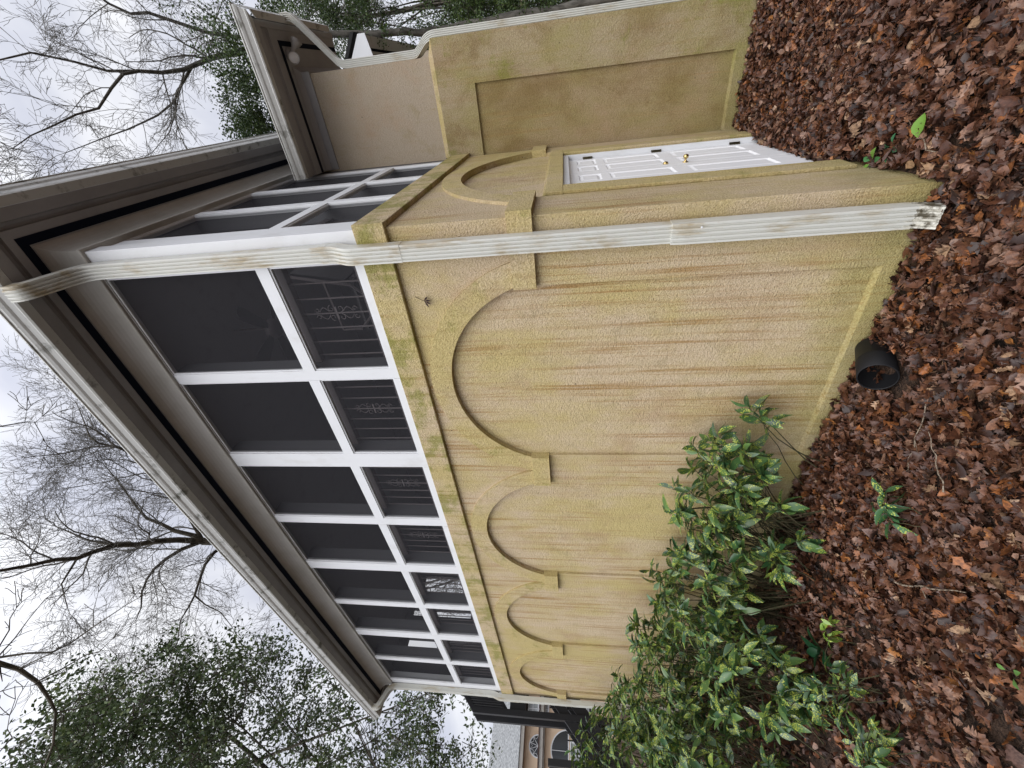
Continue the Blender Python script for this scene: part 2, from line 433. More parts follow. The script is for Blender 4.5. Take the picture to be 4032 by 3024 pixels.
# cornice band
cb = MB(); p = .036
cb.box(LX - p, p, -p, .02, CAP0, CAP1); cb.box(-.02, p, .02, D - .002, CAP0, CAP1); cb.box(LX - p, LX + .02, .02, D, CAP0, CAP1)
band = cb.build('cornice_band', M['stucco_band'], house, bevel=.006)
# door: frame, two leaves
fr = MB()
fr.box(-.115, -.01, DN, DN + .035, -.33, DT); fr.box(-.115, -.01, DF - .035, DF, -.33, DT); fr.box(-.115, -.01, DN + .035, DF - .035, DT - .05, DT)
fr.box(-.10, -.085, DN + .035, DN + .05, -.33, DT - .05); fr.box(-.10, -.085, DF - .05, DF - .035, -.33, DT - .05); fr.box(-.10, -.085, DN + .05, DF - .05, DT - .065, DT - .05)
dframe = fr.build('door_frame', M['trim'], house, bevel=.003)
DM = (DN + DF) / 2
def leaf(y0, y1, knob_side):
    xs0, xs1 = -.095, -.055
    mb = MB(); zb, zt = -.30, DT - .052
    w = y1 - y0; st = .085; cy = (y0 + y1) / 2; ms_ = .045
    rails = [(zb, zb + .16), (.40, .52), (.98, 1.08), (1.27, 1.33), (zt - .09, zt)]
    rails = [(zb, zb + .2), (.52, .64), (1.14, 1.21), (zt - .075, zt)]
    mb.box(xs0, xs1, y0, y0 + st, zb, zt); mb.box(xs0, xs1, y1 - st, y1, zb, zt)
    mb.box(xs0, xs1, cy - ms_, cy + ms_, zb, zt)
    for a, b in rails:
        mb.box(xs0, xs1 - .0005, y0 + st, cy - ms_, a, b); mb.box(xs0, xs1 - .0005, cy + ms_, y1 - st, a, b)
    for (a0, a1) in ((y0 + st, cy - ms_), (cy + ms_, y1 - st)):
        for k in range(len(rails) - 1):
            z0, z1 = rails[k][1], rails[k + 1][0]
            d1, d2 = xs1 - .014, xs1 - .003; e1, e2 = .012, .035
            # raised panel: frame bevel down, then field up
            L0 = [(xs1, a0, z0), (xs1, a1, z0), (xs1, a1, z1), (xs1, a0, z1)]
            L1 = [(d1, a0 + e1, z0 + e1), (d1, a1 - e1, z0 + e1), (d1, a1 - e1, z1 - e1), (d1, a0 + e1, z1 - e1)]
            L2 = [(d2, a0 + e2, z0 + e2), (d2, a1 - e2, z0 + e2), (d2, a1 - e2, z1 - e2), (d2, a0 + e2, z1 - e2)]
            mb.add(L0 + L1 + L2, [(0, 1, 5, 4), (1, 2, 6, 5), (2, 3, 7, 6), (3, 0, 4, 7), (4, 5, 9, 8), (5, 6, 10, 9), (6, 7, 11, 10), (7, 4, 8, 11), (8, 9, 10, 11)])
    return mb.build('door', M['door'], house)
d1 = leaf(DN + .038, DM - .0035, 1)
d2 = leaf(DM + .0035, DF - .038, 0)
kx = -.055
MB().lathe([(0, 0), (.022, 0), (.024, .005), (.009, .010), (.008, .026), (.019, .033), (.023, .044), (.019, .056), (.008, .061), (0, .062)], (kx, DM + .055, .50), (1, 0, 0), 20).build('door_knob', M['brass'], d2, True)
MB().lathe([(0, 0), (.023, 0), (.018, .016), (.012, .018), (0, .022)], (kx, DM + .055, .66), (1, 0, 0), 20).build('deadbolt', M['brass'], d2, True)
for z in (1.28, .62, -.10):
    MB().box(-.055, -.046, DF - .062, DF - .012, z - .045, z + .045).tube([(-.042, DF - .037, z - .047), (-.042, DF - .037, z + .047)], .007, 8).build('hinge', M['hinge'], d2)
    MB().box(-.055, -.046, DN + .012, DN + .062, z - .045, z + .045).build('hinge', M['hinge'], d1)

# ---- wing
WX, UY, UX = 1.085, 2.915, .945
wp0, wp1, WZ0, WZ1 = 0., .675, -.156, 2.431
ww = MB()
ww.quad((wp1, D, ZB), (WX, D, ZB), (WX, D, 2.835), (wp1, D, 2.835))
ww.quad((0, D, WZ1), (wp1, D, WZ1), (wp1, D, 2.835), (0, D, 2.835))
ww.quad((0, D, ZB), (wp1, D, ZB), (wp1, D, WZ0 - .02), (0, D, WZ0 - .02))
ww.quad((0, D, WZ0 - .02), (wp1, D, WZ0 - .02), (wp1, D + .03, WZ0), (0, D + .03, WZ0))
ww.quad((wp1, D, WZ0 - .02), (wp1, D, WZ1), (wp1, D + .03, WZ1), (wp1, D + .03, WZ0))
ww.quad((0, D, WZ1), (0, D + .03, WZ1), (wp1, D + .03, WZ1), (wp1, D, WZ1))
ww.quad((WX, D, ZB), (WX, 4.3, ZB), (WX, 4.3, 2.835), (WX, D, 2.835))
ww.quad((0, 4.3, ZB), (WX, 4.3, ZB), (WX, 4.3, 2.835), (0, 4.3, 2.835))
wing = ww.build('wing_wall', M['stucco_wing_frame'], house)
MB().quad((-.02, D + .03, WZ0), (wp1, D + .03, WZ0), (wp1, D + .03, WZ1), (-.02, D + .03, WZ1)).build('wall_panel', M['stucco_wing'], wing)
wl = MB()
wl.quad((0, D, 2.835), (WX, D, 2.835), (UX, UY, 2.90), (0, UY, 2.90)); wl.quad((WX, D, 2.835), (WX, 4.3, 2.835), (UX, 4.22, 2.90), (UX, UY, 2.90))
wl.build('water_table', M['stucco_moulding'], wing)
wu = MB(); wu.quad((-.06, UY, 2.90), (UX, UY, 2.90), (UX, UY, 4.6), (-.06, UY, 4.6)); wu.quad((UX, UY, 2.9), (UX, 4.22, 2.9), (UX, 4.22, 4.6), (UX, UY, 4.6)); wu.quad((-.06, 4.22, 2.9), (UX, 4.22, 2.9), (UX, 4.22, 4.6), (-.06, 4.22, 4.6))
wu.build('wing_upper_wall', M['stucco_clean'], house)
# wing eaves
SZ = 4.395
GY, GX = 2.40, 1.375      # back of gutter: front and right
so = MB()
so.box(.004, GX, GY, GY + .07, SZ - .012, SZ + .14)         # fascia front
so.box(.004, GX + .0, GY + .20, UY - .003, SZ, SZ + .02)
so.quad((.004, GY + .07, SZ + .035), (GX, GY + .07, SZ + .035), (GX, GY + .185, SZ + .022), (.004, GY + .185, SZ + .022)); so.quad((.004, GY + .185, SZ + .022), (GX, GY + .185, SZ + .022), (GX, GY + .2, SZ), (.004, GY + .2, SZ))
so.box(GX - .11, GX - .055, GY + .2, 4.05, SZ - .004, SZ - .0005)     # soffit front
so.box(UX + .003, GX, UY - .003, 4.05, SZ, SZ + .02)
so.box(GX - .055, GX - .0, GY + .07, 4.05, SZ - .012, SZ + .14)
so.quad((UX, 4.05, SZ), (GX, 4.05, SZ), (GX, 4.05, SZ + .14), (UX, 4.05, SZ + .3))
wso = so.build('wing_soffit', M['soffit'], house)
MB().box(.006, 1.235, UY - .19, UY - .145, SZ - .004, SZ + .005).box(1.19, 1.235, UY - .145, 4.04, SZ - .004, SZ + .005).build('vent_strip', M['vent'], wso)
wf = MB()   # frieze + crown
wf.box(.004, UX + .02, UY - .02, UY - .0025, 4.255, SZ - .05); wf.box(UX + .0025, UX + .02, UY - .0025, 4.04, 4.255, SZ - .05)
wf.add([(.004, UY - .022, SZ - .05), (UX + .022, UY - .022, SZ - .05), (UX + .022, 4.04, SZ - .05), (.004, UY - .075, SZ - .002), (UX + .075, UY - .075, SZ - .002), (UX + .075, 4.04, SZ - .002)], [(0, 1, 4, 3), (1, 2, 5, 4)])
wf.build('wing_frieze', M['soffit'], house)
def gutter_prof(h=.115):   # (outward, up) from bottom back
    return [(0, 0), (.058, 0), (.066, .012), (.064, .03), (.072, .05), (.09, .066), (.10, .085), (.10, h - .012), (.11, h - .01), (.11, h), (.098, h), (.09, h - .03), (.06, .008), (0, .008)]
def gutter(path_fn, name='gutter'):
    mb = MB(); pr = gutter_prof(); o = 0
    for i in range(2): mb.v += [path_fn(i, a, b) for a, b in pr]
    k = len(pr)
    for j in range(k): mb.f.append((j, (j + 1) % k, (j + 1) % k + k, j + k))
    mb.f.append(tuple(range(k))); mb.f.append(tuple(range(k, 2 * k))[::-1])
    return mb.build(name, M['gutter'], house)
gutter(lambda i, a, b: ((.004, GX + .10)[i] if i == 0 else GX + a, GY - a, SZ - .008 + b))
gutter(lambda i, a, b: (GX + a, GY - a if i == 0 else 3.93, SZ - .045 + b * 1.3))
rf = MB()   # low hip roof of the wing
E0 = SZ + .115
rf.add([(-.0, GY - .05, E0), (GX + .05, GY - .05, E0), (GX + .05, 4.1, E0), (-.0, 3.2, E0 + .30), (.7, 3.2, E0 + .30), (.7, 4.1, E0 + .30), (-.0, 4.1, E0 + .30)], [(0, 1, 4, 3), (1, 2, 5, 4), (3, 4, 5, 6)])
rf.add([(-.0, GY - .05, E0 - .012), (GX + .05, GY - .05, E0 - .012), (GX + .05, 4.1, E0 - .012), (0, 4.1, E0 - .012)], [(0, 1, 2, 3)])
rf.build('wing_roof', M['roof'], house)

# ---- porch posts and windows
OFFS = -.02        # side windows sit a little behind the wall face
def xbars():
    return [(-.2, 0), (-1.132, -1.04), (-2.14, -1.968), (-3.05, -2.94), (-3.993, -3.84), (-4.909, -4.815), (-5.86, -5.70), (-6.775, -6.67), (LX, -7.60)]
def ybars(): return [(0, .30), (1.03, 1.12), (1.86, 1.95), (2.72, 2.80)]
SILL = 2.87; TR0, TR1 = 3.497, 3.588
posts = MB
xb = xbars()
for k, (a, b) in enumerate(xb):
    y0 = .0 if (b - a) > .13 else .003
    pm = MB().box(a, b, y0, .05, CAP1 + .002, WT + .02)
    if k in (0, 8):
        pm = MB().box(a + (.002 if k == 8 else 0), b - (.002 if k == 0 else 0), 0, .12, CAP1 + .002, WT + .02)
    po = pm.build('post', M['trim'], house, bevel=.003)
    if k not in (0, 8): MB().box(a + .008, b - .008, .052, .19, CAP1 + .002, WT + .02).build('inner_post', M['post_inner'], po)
for k, (a, b) in enumerate(ybars()):
    if k == 0: pm = MB().box(-.14, OFFS, .122, b, CAP1 + .002, WT + .02)
    else: pm = MB().box(OFFS - .05, OFFS, a, b, CAP1 + .002, WT + .02)
    po = pm.build('post', M['trim'], house, bevel=.003)
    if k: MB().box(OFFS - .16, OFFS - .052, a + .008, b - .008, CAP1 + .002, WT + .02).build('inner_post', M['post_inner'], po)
scroll_path = []
def spiral(cx, cz, r0, turns, s, start, k=14):
    return [(cx + s * r0 * (1 - .75 * i / k) * math.cos(start + turns * 2 * math.pi * i / k), cz + r0 * (1 - .75 * i / k) * math.sin(start + turns * 2 * math.pi * i / k)) for i in range(k + 1)]
def window(conv, u0, u1, rail=True, idx=0):
    """conv(u, d, z): d = depth inward"""
    def B(mb, ua, ub, d0, d1, z0, z1):
        P = [conv(u, d, z) for z in (z0, z1) for u, d in ((ua, d0), (ub, d0), (ub, d1), (ua, d1))]
        mb.add(P, [(0, 1, 2, 3), (4, 5, 6, 7), (0, 1, 5, 4), (1, 2, 6, 5), (2, 3, 7, 6), (3, 0, 4, 7)])
    mb = MB()
    B(mb, u0, u1, .0, .05, CAP1 + .002, SILL)
    B(mb, u0, u1, .002, .05, TR0, TR1); B(mb, u0, u1, .0, .05, WT - .004, WT + .03)
    t = .012
    for za, zb in ((SILL, TR0), (TR1, WT - .004)):
        B(mb, u0, u0 + t, .012, .03, za, zb); B(mb, u1 - t, u1, .012, .03, za, zb)
        B(mb, u0 + t, u1 - t, .012, .03, za, za + t); B(mb, u0 + t, u1 - t, .012, .03, zb - t, zb)
    w = mb.build('window', M['trim'], house)
    for za, zb in ((SILL, TR0), (TR1, WT - .004)):
        MB().quad(conv(u0, .022, za), conv(u1, .022, za), conv(u1, .022, zb), conv(u0, .022, zb)).build('screen', M['screen'], w)
    if rail:
        rb = MB()
        B(rb, u0, u1, .13, .19, 3.50, 3.58); B(rb, u0, u1, .13, .17, 2.93, 2.96)
        nb = 7; P = lambda u, z, d=.15: conv(u, d, z)
        for i in range(nb):
            u = u0 + (u1 - u0) * (i + .5) / nb
            rb.tube([P(u, 2.95), P(u, 3.51)], .0065, 6)
        rr = rb.build('railing', M['iron'], house)
        cu = (u0 + u1) / 2; sc = MB()
        for s in (-1, 1):
            for zc_, up in ((3.22, 1), (3.22, -1)):
                pts = spiral(cu + s * .035, zc_ + up * .035, .028, .9, s, 0 if up > 0 else math.pi)
                sc.tube([P(a, b, .15) for a, b in pts], .0035, 4)
                pts = spiral(cu + s * .03, zc_ + up * .15, .022, .9, s, math.pi / 2 * up)
                sc.tube([P(a, b, .15) for a, b in pts], .0035, 4)
                arc = [(cu + s * (.012 + .035 * math.sin(math.pi * i / 6)), zc_ + up * (.055 + .08 * i / 6)) for i in range(7)]
                sc.tube([P(a, b, .15) for a, b in arc], .0035, 4)
        B(sc, cu - .05, cu + .05, .147, .153, 3.213, 3.227); B(sc, cu - .004, cu + .004, .147, .153, 3.03, 3.41)
        sc.build('scroll_ornament', M['iron'], rr)
    return w
for k in range(8): window(lambda u, d, z: (u, d, z), xb[k + 1][1], xb[k][0])
yb = ybars()
for k in range(3): window(lambda u, d, z: (OFFS - d, u, z), yb[k][1], yb[k + 1][0], rail=True)
ew = MB(); e0, e1 = LX + .01, LX + .11; zc_ = WT + .1
for a, b in ((.122, .50), (.72, 1.14), (1.27, 1.55), (1.95, 3.0)): ew.box(e0, e1, a, b, CAP1 + .002, zc_)
for a, b, q, w in ((.50, .72, 3.6, 4.71), (1.14, 1.27, 3.0, 4.77), (1.55, 1.95, 2.98, 4.70)): ew.box(e0, e1, a, b, CAP1 + .002, q).box(e0, e1, a, b, w, zc_)
ew.build('end_wall', M['interior_wall'], house)
ebr = MB().box(e0 + .02, e0 + .05, 1.14, 1.95, 3.5, 3.57)
for k in range(8): ebr.box(e0 + .03, e0 + .045, 1.17 + k * .1, 1.185 + k * .1, 2.98, 3.5)
ebr.build('railing', M['iron'], house)
MB().box(-.05, .004, .12, D, WT + .001, WT + .03).build('header_trim', M['frieze'], house)
# floor, ceiling and inner walls of the porch
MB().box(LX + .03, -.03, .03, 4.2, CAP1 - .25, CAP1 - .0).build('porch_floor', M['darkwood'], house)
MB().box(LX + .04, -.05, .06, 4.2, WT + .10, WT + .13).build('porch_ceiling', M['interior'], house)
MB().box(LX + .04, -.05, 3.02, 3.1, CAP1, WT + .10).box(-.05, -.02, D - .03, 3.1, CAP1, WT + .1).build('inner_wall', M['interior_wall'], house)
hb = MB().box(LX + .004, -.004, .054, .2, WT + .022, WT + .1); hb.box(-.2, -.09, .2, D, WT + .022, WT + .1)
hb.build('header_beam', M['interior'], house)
# ---- porch frieze, soffit, gutter
ZS = 5.03; O1, O2 = .30, .33      # soffit edge, fascia face
def ring(prof, mb=None):
    """profile of (offset outwards, z) swept round left end, front and right side"""
    mb = mb or MB(); k = len(prof); o = len(mb.v)
    YE = 3.6
    for st in range(4):
        for q, z in prof:
            mb.v.append([(LX - q, YE, z), (LX - q, -q, z), (q, -q, z), (q, YE if z > 4.9 else D + .04, z)][st])
    for i in range(3):
        for j in range(k - 1):
            a = o + i * k + j; mb.f.append((a, a + 1, a + 1 + k, a + k))
    return mb
fz = ring([(.0, WT + .0), (.020, WT + .0), (.025, WT + .006), (.025, WT + .014), (.012, WT + .022), (.012, 4.86), (.014, 4.90), (.020, 4.935), (.030, 4.965), (.044, 4.99), (.062, 5.01), (.078, 5.022), (.084, ZS - .001)])
fz.build('frieze', M['frieze'], house)
sf = ring([(.07, ZS), (.205, ZS)]); sf = ring([(.205, ZS), (.212, ZS + .022), (.228, ZS + .03), (.246, ZS + .028), (.254, ZS + .004), (.256, ZS - .010), (O1, ZS - .012), (O2, ZS - .012), (O2, ZS + .14)], sf)
soff = sf.build('soffit', M['soffit'], house)
ring([(.095, ZS), (.095, ZS - .004), (.15, ZS - .004), (.15, ZS)]).build('vent_strip', M['vent'], soff)
gp = gutter_prof(.12)
ring([(O2 + .002 + a, ZS - .012 + b) for a, b in gp] + [(O2 + .002, ZS - .012)]).build('gutter', M['gutter'], house)
rr = MB(); e = O2 + .06; zt = ZS + .118
rr.add([(LX - e, -e, zt), (e, -e, zt), (e, 3.7, zt), (LX - e, 3.7, zt), (LX + 2, 2.1, zt + .95), (-1.9, 2.1, zt + .95), (-1.9, 3.7, zt + .95), (LX + 2, 3.7, zt + .95)], [(0, 1, 5, 4), (1, 2, 6, 5), (3, 0, 4, 7), (4, 5, 6, 7)])
rr.add([(LX - e, -e, zt - .01), (e, -e, zt - .01), (e, 3.7, zt - .01), (LX - e, 3.7, zt - .01)], [(0, 1, 2, 3)])
rr.build('porch_roof', M['roof'], house)
# ---- downspouts (fluted rectangular pipe)
def spout_prof(w=.102, d=.072, side=1):
    p = []; n = 4
    p += [(w / 2, d / 2), (-w / 2, d / 2), (-w / 2, -d / 2)]
    step = w / (n * 2 + 1)
    x = -w / 2; dp_ = .011
    for i in range(n):
        x += step * .8; p.append((x, -d / 2)); x += step * .2; p.append((x, -d / 2 + dp_)); x += step * .8; p.append((x, -d / 2 + dp_)); x += step * .2; p.append((x, -d / 2))
    p.append((w / 2, -d / 2)); return p
def arc_path(pts, rad=.06, k=5):
    pts = [Vector(p) for p in pts]; out = [pts[0]]
    for i in range(1, len(pts) - 1):
        a, b, c = pts[i - 1], pts[i], pts[i + 1]
        r1 = min(rad, (a - b).length * .45, (c - b).length * .45)
        p, q = b + (a - b).normalized() * r1, b + (c - b).normalized() * r1
        for j in range(k + 1):
            t = j / k; out.append(p * (1 - t) ** 2 + b * 2 * t * (1 - t) + q * t * t)
    out.append(pts[-1]); return out
def front_spout(x, dx_low, zfoot):
    a = arc_path([(x, -.372, ZS - .0), (x, -.372, ZS - .09), (x, -.055, 4.80), (x, -.042, 4.6)], .09)
    a += [Vector((x, -.042, 3.0))]
    a2 = arc_path([(x, -.042, 3.0), (x, -.044, 2.94), (x + dx_low, -.078, 2.84), (x + dx_low, -.078, 2.5)], .035)
    mb = MB().sweep(a, spout_prof(), (1, 0, 0)); up = mb.build('downspout', M['spout'], house)
    MB().sweep([(x, -.0425, 3.04), (x, -.0425, 2.99)] , spout_prof(.108, .078), (1, 0, 0)).sweep(a2, spout_prof(.106, .077), (1, 0, 0)).build('elbow', M['spout'], up)
    xx = x + dx_low
    MB().sweep([(xx, -.078, 2.56), (xx, -.075, .86)], spout_prof(), (1, 0, 0)).build('pipe', M['spout'], up)
    MB().sweep([(xx, -.079, .93), (xx - .001, -.082, .86), (xx - .001, -.082, zfoot + .05)], spout_prof(.112, .086), (1, 0, 0)).build('pipe', M['gutter'] if 0 else M['spout'], up)
    MB().sweep(arc_path([(xx, -.084, zfoot + .08), (xx, -.085, zfoot + .02), (xx, -.13, zfoot - .06)], .05), spout_prof(.108, .08), (1, 0, 0)).build('foot', M['spout_foot'], up)
    MB().lathe([(0, 0), (.006, 0), (.006, .004), (0, .006)], (xx + .03, -.122, .78), (0, -1, 0), 8).build('screw', M['trim'], up)
front_spout(-.120, -.012, -.30)
front_spout(-7.80, -.012, -.30)
wsp = MB().sweep(arc_path([(1.43, 2.98, SZ), (1.43, 2.98, SZ - .10), (UX + .040, 2.98, 3.90), (UX + .040, 2.98, 3.1), (UX + .040, 2.98, 3.02), (WX + .028, 2.90, 2.85), (WX + .028, 2.90, 2.7), (WX + .028, 2.90, -.25)], .07), spout_prof(.074, .085), (1, 0, 0))
wsp.build('downspout', M['spout'], house)
# floodlight under the wing soffit
fl = empty('floodlight', (1.12, 2.86, SZ))
tag(fl, 'twin lamp floodlight hanging under the small corner soffit', 'floodlight')
MB().lathe([(0, 0), (.055, 0), (.058, -.006), (.05, -.018), (0, -.02)], (1.12, 2.86, SZ - .001), (0, 0, 1), 20).build('mounting_plate', M['soffit'], fl, True)
for hd in ((-.25, -.75, -.55), (.65, .45, -.35)):
    ax = Vector(hd).normalized(); piv = Vector((1.12, 2.86, SZ - .018)) + Vector((hd[0], hd[1], 0)).normalized() * .045 + Vector((0, 0, -.035))
    arm = MB().tube([(1.12, 2.86, SZ - .012), piv], .012, 10).build('arm', M['lamp'], fl, True)
    h = MB().lathe([(0, -.035), (.016, -.033), (.024, -.02), (.026, .02), (.032, .035), (.050, .075), (.056, .10), (.052, .101), (.046, .078), (.022, .045), (0, .04)], piv, ax, 24).build('lamp_head', M['lamp'], arm, True)
    MB().lathe([(.049, .088), (.03, .094), (0, .096)], piv, ax, 24).build('lamp_lens', M['lampglass'], fl, True)
# ceiling fan
fan = empty('ceiling_fan', (-1.108, .9, WT + .1))
tag(fan, 'dark ceiling fan behind the nearest upper screen of the porch', 'ceiling fan')
MB().tube([(-1.108, .9, WT + .1), (-1.108, .9, 4.5)], .014, 8).build('rod', M['iron'], fan)
MB().lathe([(0, 0), (.07, .0), (.1, .03), (.1, .08), (.05, .12), (0, .12)], (-1.108, .9, 4.39), (0, 0, 1), 20).build('motor', M['iron'], fan, True)
for k in range(5):
    t = 2 * math.pi * k / 5 + .5; dv = Vector((math.cos(t), math.sin(t), 0)); nv = Vector((-dv.y, dv.x, 0)); c = Vector((-1.108, .9, 4.43)); mb = MB()
    ps = []
    for q, w in ((.10, .025), (.18, .05), (.3, .062), (.42, .068), (.47, .05), (.49, .02)): ps.append((q, w))
    up = [c + dv * q + nv * w + Vector((0, 0, w * .25)) for q, w in ps]; lo = [c + dv * q - nv * w - Vector((0, 0, w * .25)) for q, w in ps]
    z = Vector((0, 0, .006)); vs = up + lo + [p + z for p in up] + [p + z for p in lo]; m_ = len(ps); fs = []
    for i in range(m_ - 1): fs += [(i, i + 1, m_ + i + 1, m_ + i), (2 * m_ + i, 3 * m_ + i, 3 * m_ + i + 1, 2 * m_ + i + 1), (i, 2 * m_ + i, 2 * m_ + i + 1, i + 1), (m_ + i, m_ + i + 1, 3 * m_ + i + 1, 3 * m_ + i)]
    fs.append((m_ - 1, 3 * m_ - 1, 4 * m_ - 1, 2 * m_ - 1)); mb.add(vs, fs).build('blade', M['darkwood'], fan)
# folding patio chair inside
ch = empty('patio_chair', (-.75, .75, CAP1))
tag(ch, 'dark metal patio chair standing behind the nearest lower screen', 'chair')
for s in (-.24, .24):
    MB().tube([(-.95, .75 + s, CAP1), (-.55, .75 + s, 3.25), (-.45, .75 + s, 3.75)], .013, 6).build('leg', M['iron'], ch)
    MB().tube([(-.50, .75 + s, CAP1), (-.92, .75 + s, 3.25)], .013, 6).build('leg', M['iron'], ch)
    MB().tube([(-.95, .75 + s, 3.27), (-.95, .75 + s, 3.45), (-.50, .75 + s, 3.47)], .013, 6).build('armrest', M['iron'], ch)
MB().box(-.97, -.52, .53, .97, 3.23, 3.25).build('seat', M['interior_wall'], ch)
MB().add([(-.53, .53, 3.3), (-.53, .97, 3.3), (-.45, .97, 3.75), (-.45, .53, 3.75), (-.51, .53, 3.3), (-.51, .97, 3.3), (-.43, .97, 3.75), (-.43, .53, 3.75)], [(0, 1, 2, 3), (4, 7, 6, 5), (0, 4, 5, 1), (3, 2, 6, 7)]).build('backrest', M['interior_wall'], ch)

# ---------------- measured limb polylines (x, y, z, radius) and leaf clump centres
LIMBS_A=[
 [[1.21,12.26,-1.11,0.3],[2.02,11.89,5.0,0.257],[2.14,10.78,7.74,0.225],[2.0,9.94,9.07,0.197],[1.86,9.28,9.87,0.17]],
 [[1.86,9.28,9.87,0.16],[1.68,8.72,10.22,0.138],[1.64,8.25,10.41,0.121],[1.68,7.79,10.56,0.107],[1.63,7.41,10.61,0.093],[1.41,7.03,10.67,0.08],[1.09,6.59,10.78,0.067],[1.02,6.14,10.87,0.055],[0.87,5.63,10.99,0.043],[0.77,5.21,11.02,0.031],[0.62,4.8,11.02,0.02]],
 [[1.68,7.83,10.59,0.1],[1.71,7.36,10.87,0.081],[1.87,6.92,11.06,0.066],[2.02,6.4,11.31,0.053],[1.92,5.94,11.51,0.041],[1.91,5.59,11.59,0.03]],
 [[1.77,8.97,10.13,0.11],[1.38,8.53,10.35,0.089],[1.1,8.2,10.42,0.073],[0.88,7.74,10.6,0.058],[0.69,7.11,10.93,0.045],[0.59,6.59,11.11,0.032],[0.44,5.94,11.39,0.02]],
 [[1.21,8.3,10.39,0.06],[0.87,8.06,10.43,0.043],[0.54,7.75,10.54,0.031],[0.22,7.29,10.79,0.02]],
 [[2.09,10.57,8.71,0.16],[2.22,10.12,9.31,0.139],[2.37,9.62,9.91,0.123],[2.61,9.16,10.37,0.109],[2.73,8.88,10.58,0.096],[2.71,8.62,10.79,0.084],[2.87,8.35,10.96,0.072],[3.14,8.1,11.07,0.06]],
 [[1.48,10.17,9.49,0.1],[1.92,9.98,9.41,0.1],[1.88,9.57,9.74,0.1],[1.86,9.28,9.87,0.1]],
]
LIMBS_B=[
 [[-11.97,8.15,1.08,0.34],[-11.54,5.95,8.39,0.298],[-10.12,4.19,11.56,0.268],[-9.35,3.57,12.45,0.24]],
 [[-9.35,3.57,12.45,0.2],[-8.83,3.27,12.69,0.175],[-8.41,2.95,12.86,0.157],[-7.85,2.47,13.17,0.141],[-7.55,2.09,13.21,0.125],[-7.34,1.8,13.15,0.111],[-6.97,1.54,13.17,0.097],[-6.67,1.24,13.15,0.083],[-6.32,0.92,13.17,0.07]],
 [[-7.88,2.48,13.2,0.08],[-7.79,2.46,13.44,0.064],[-7.57,2.42,13.77,0.051],[-7.3,2.45,14.09,0.04],[-7.11,2.47,14.35,0.03]],
 [[-9.35,3.57,12.45,0.14],[-9.08,3.14,12.6,0.115],[-8.91,2.75,12.64,0.096],[-8.79,2.38,12.61,0.079],[-8.73,2.06,12.5,0.063],[-8.73,1.74,12.34,0.048],[-8.8,1.41,12.1,0.034],[-8.77,1.11,11.94,0.02]],
 [[-9.87,3.86,12.08,0.13],[-9.73,3.46,12.18,0.107],[-9.71,3.06,12.17,0.09],[-9.8,2.6,12.06,0.074],[-9.84,2.24,11.93,0.06],[-9.82,1.9,11.84,0.046],[-9.78,1.57,11.77,0.033],[-9.92,1.09,11.55,0.02]],
 [[-9.76,2.2,11.86,0.05],[-10.04,2.1,11.61,0.038],[-10.36,2.06,11.29,0.028],[-10.69,1.86,11.0,0.02]],
 [[-9.22,3.63,12.52,0.15],[-8.82,3.55,13.03,0.121],[-8.58,3.59,13.31,0.1],[-8.31,3.59,13.63,0.081],[-7.97,3.76,13.9,0.063],[-7.52,3.99,14.19,0.046],[-6.95,4.23,14.52,0.03]],
 [[-6.17,4.3,13.66,0.08],[-5.94,4.22,13.99,0.06],[-5.76,4.29,14.2,0.046],[-5.47,4.52,14.37,0.032],[-5.05,4.8,14.56,0.02]],
 [[-9.36,3.58,12.43,0.12],[-8.03,4.2,12.94,0.103],[-6.73,4.47,13.45,0.091],[-6.17,4.3,13.66,0.08]],
 [[-7.47,1.87,13.35,0.06],[-7.56,1.43,13.27,0.043],[-7.54,1.28,13.17,0.031],[-7.86,0.92,12.88,0.02]],
]
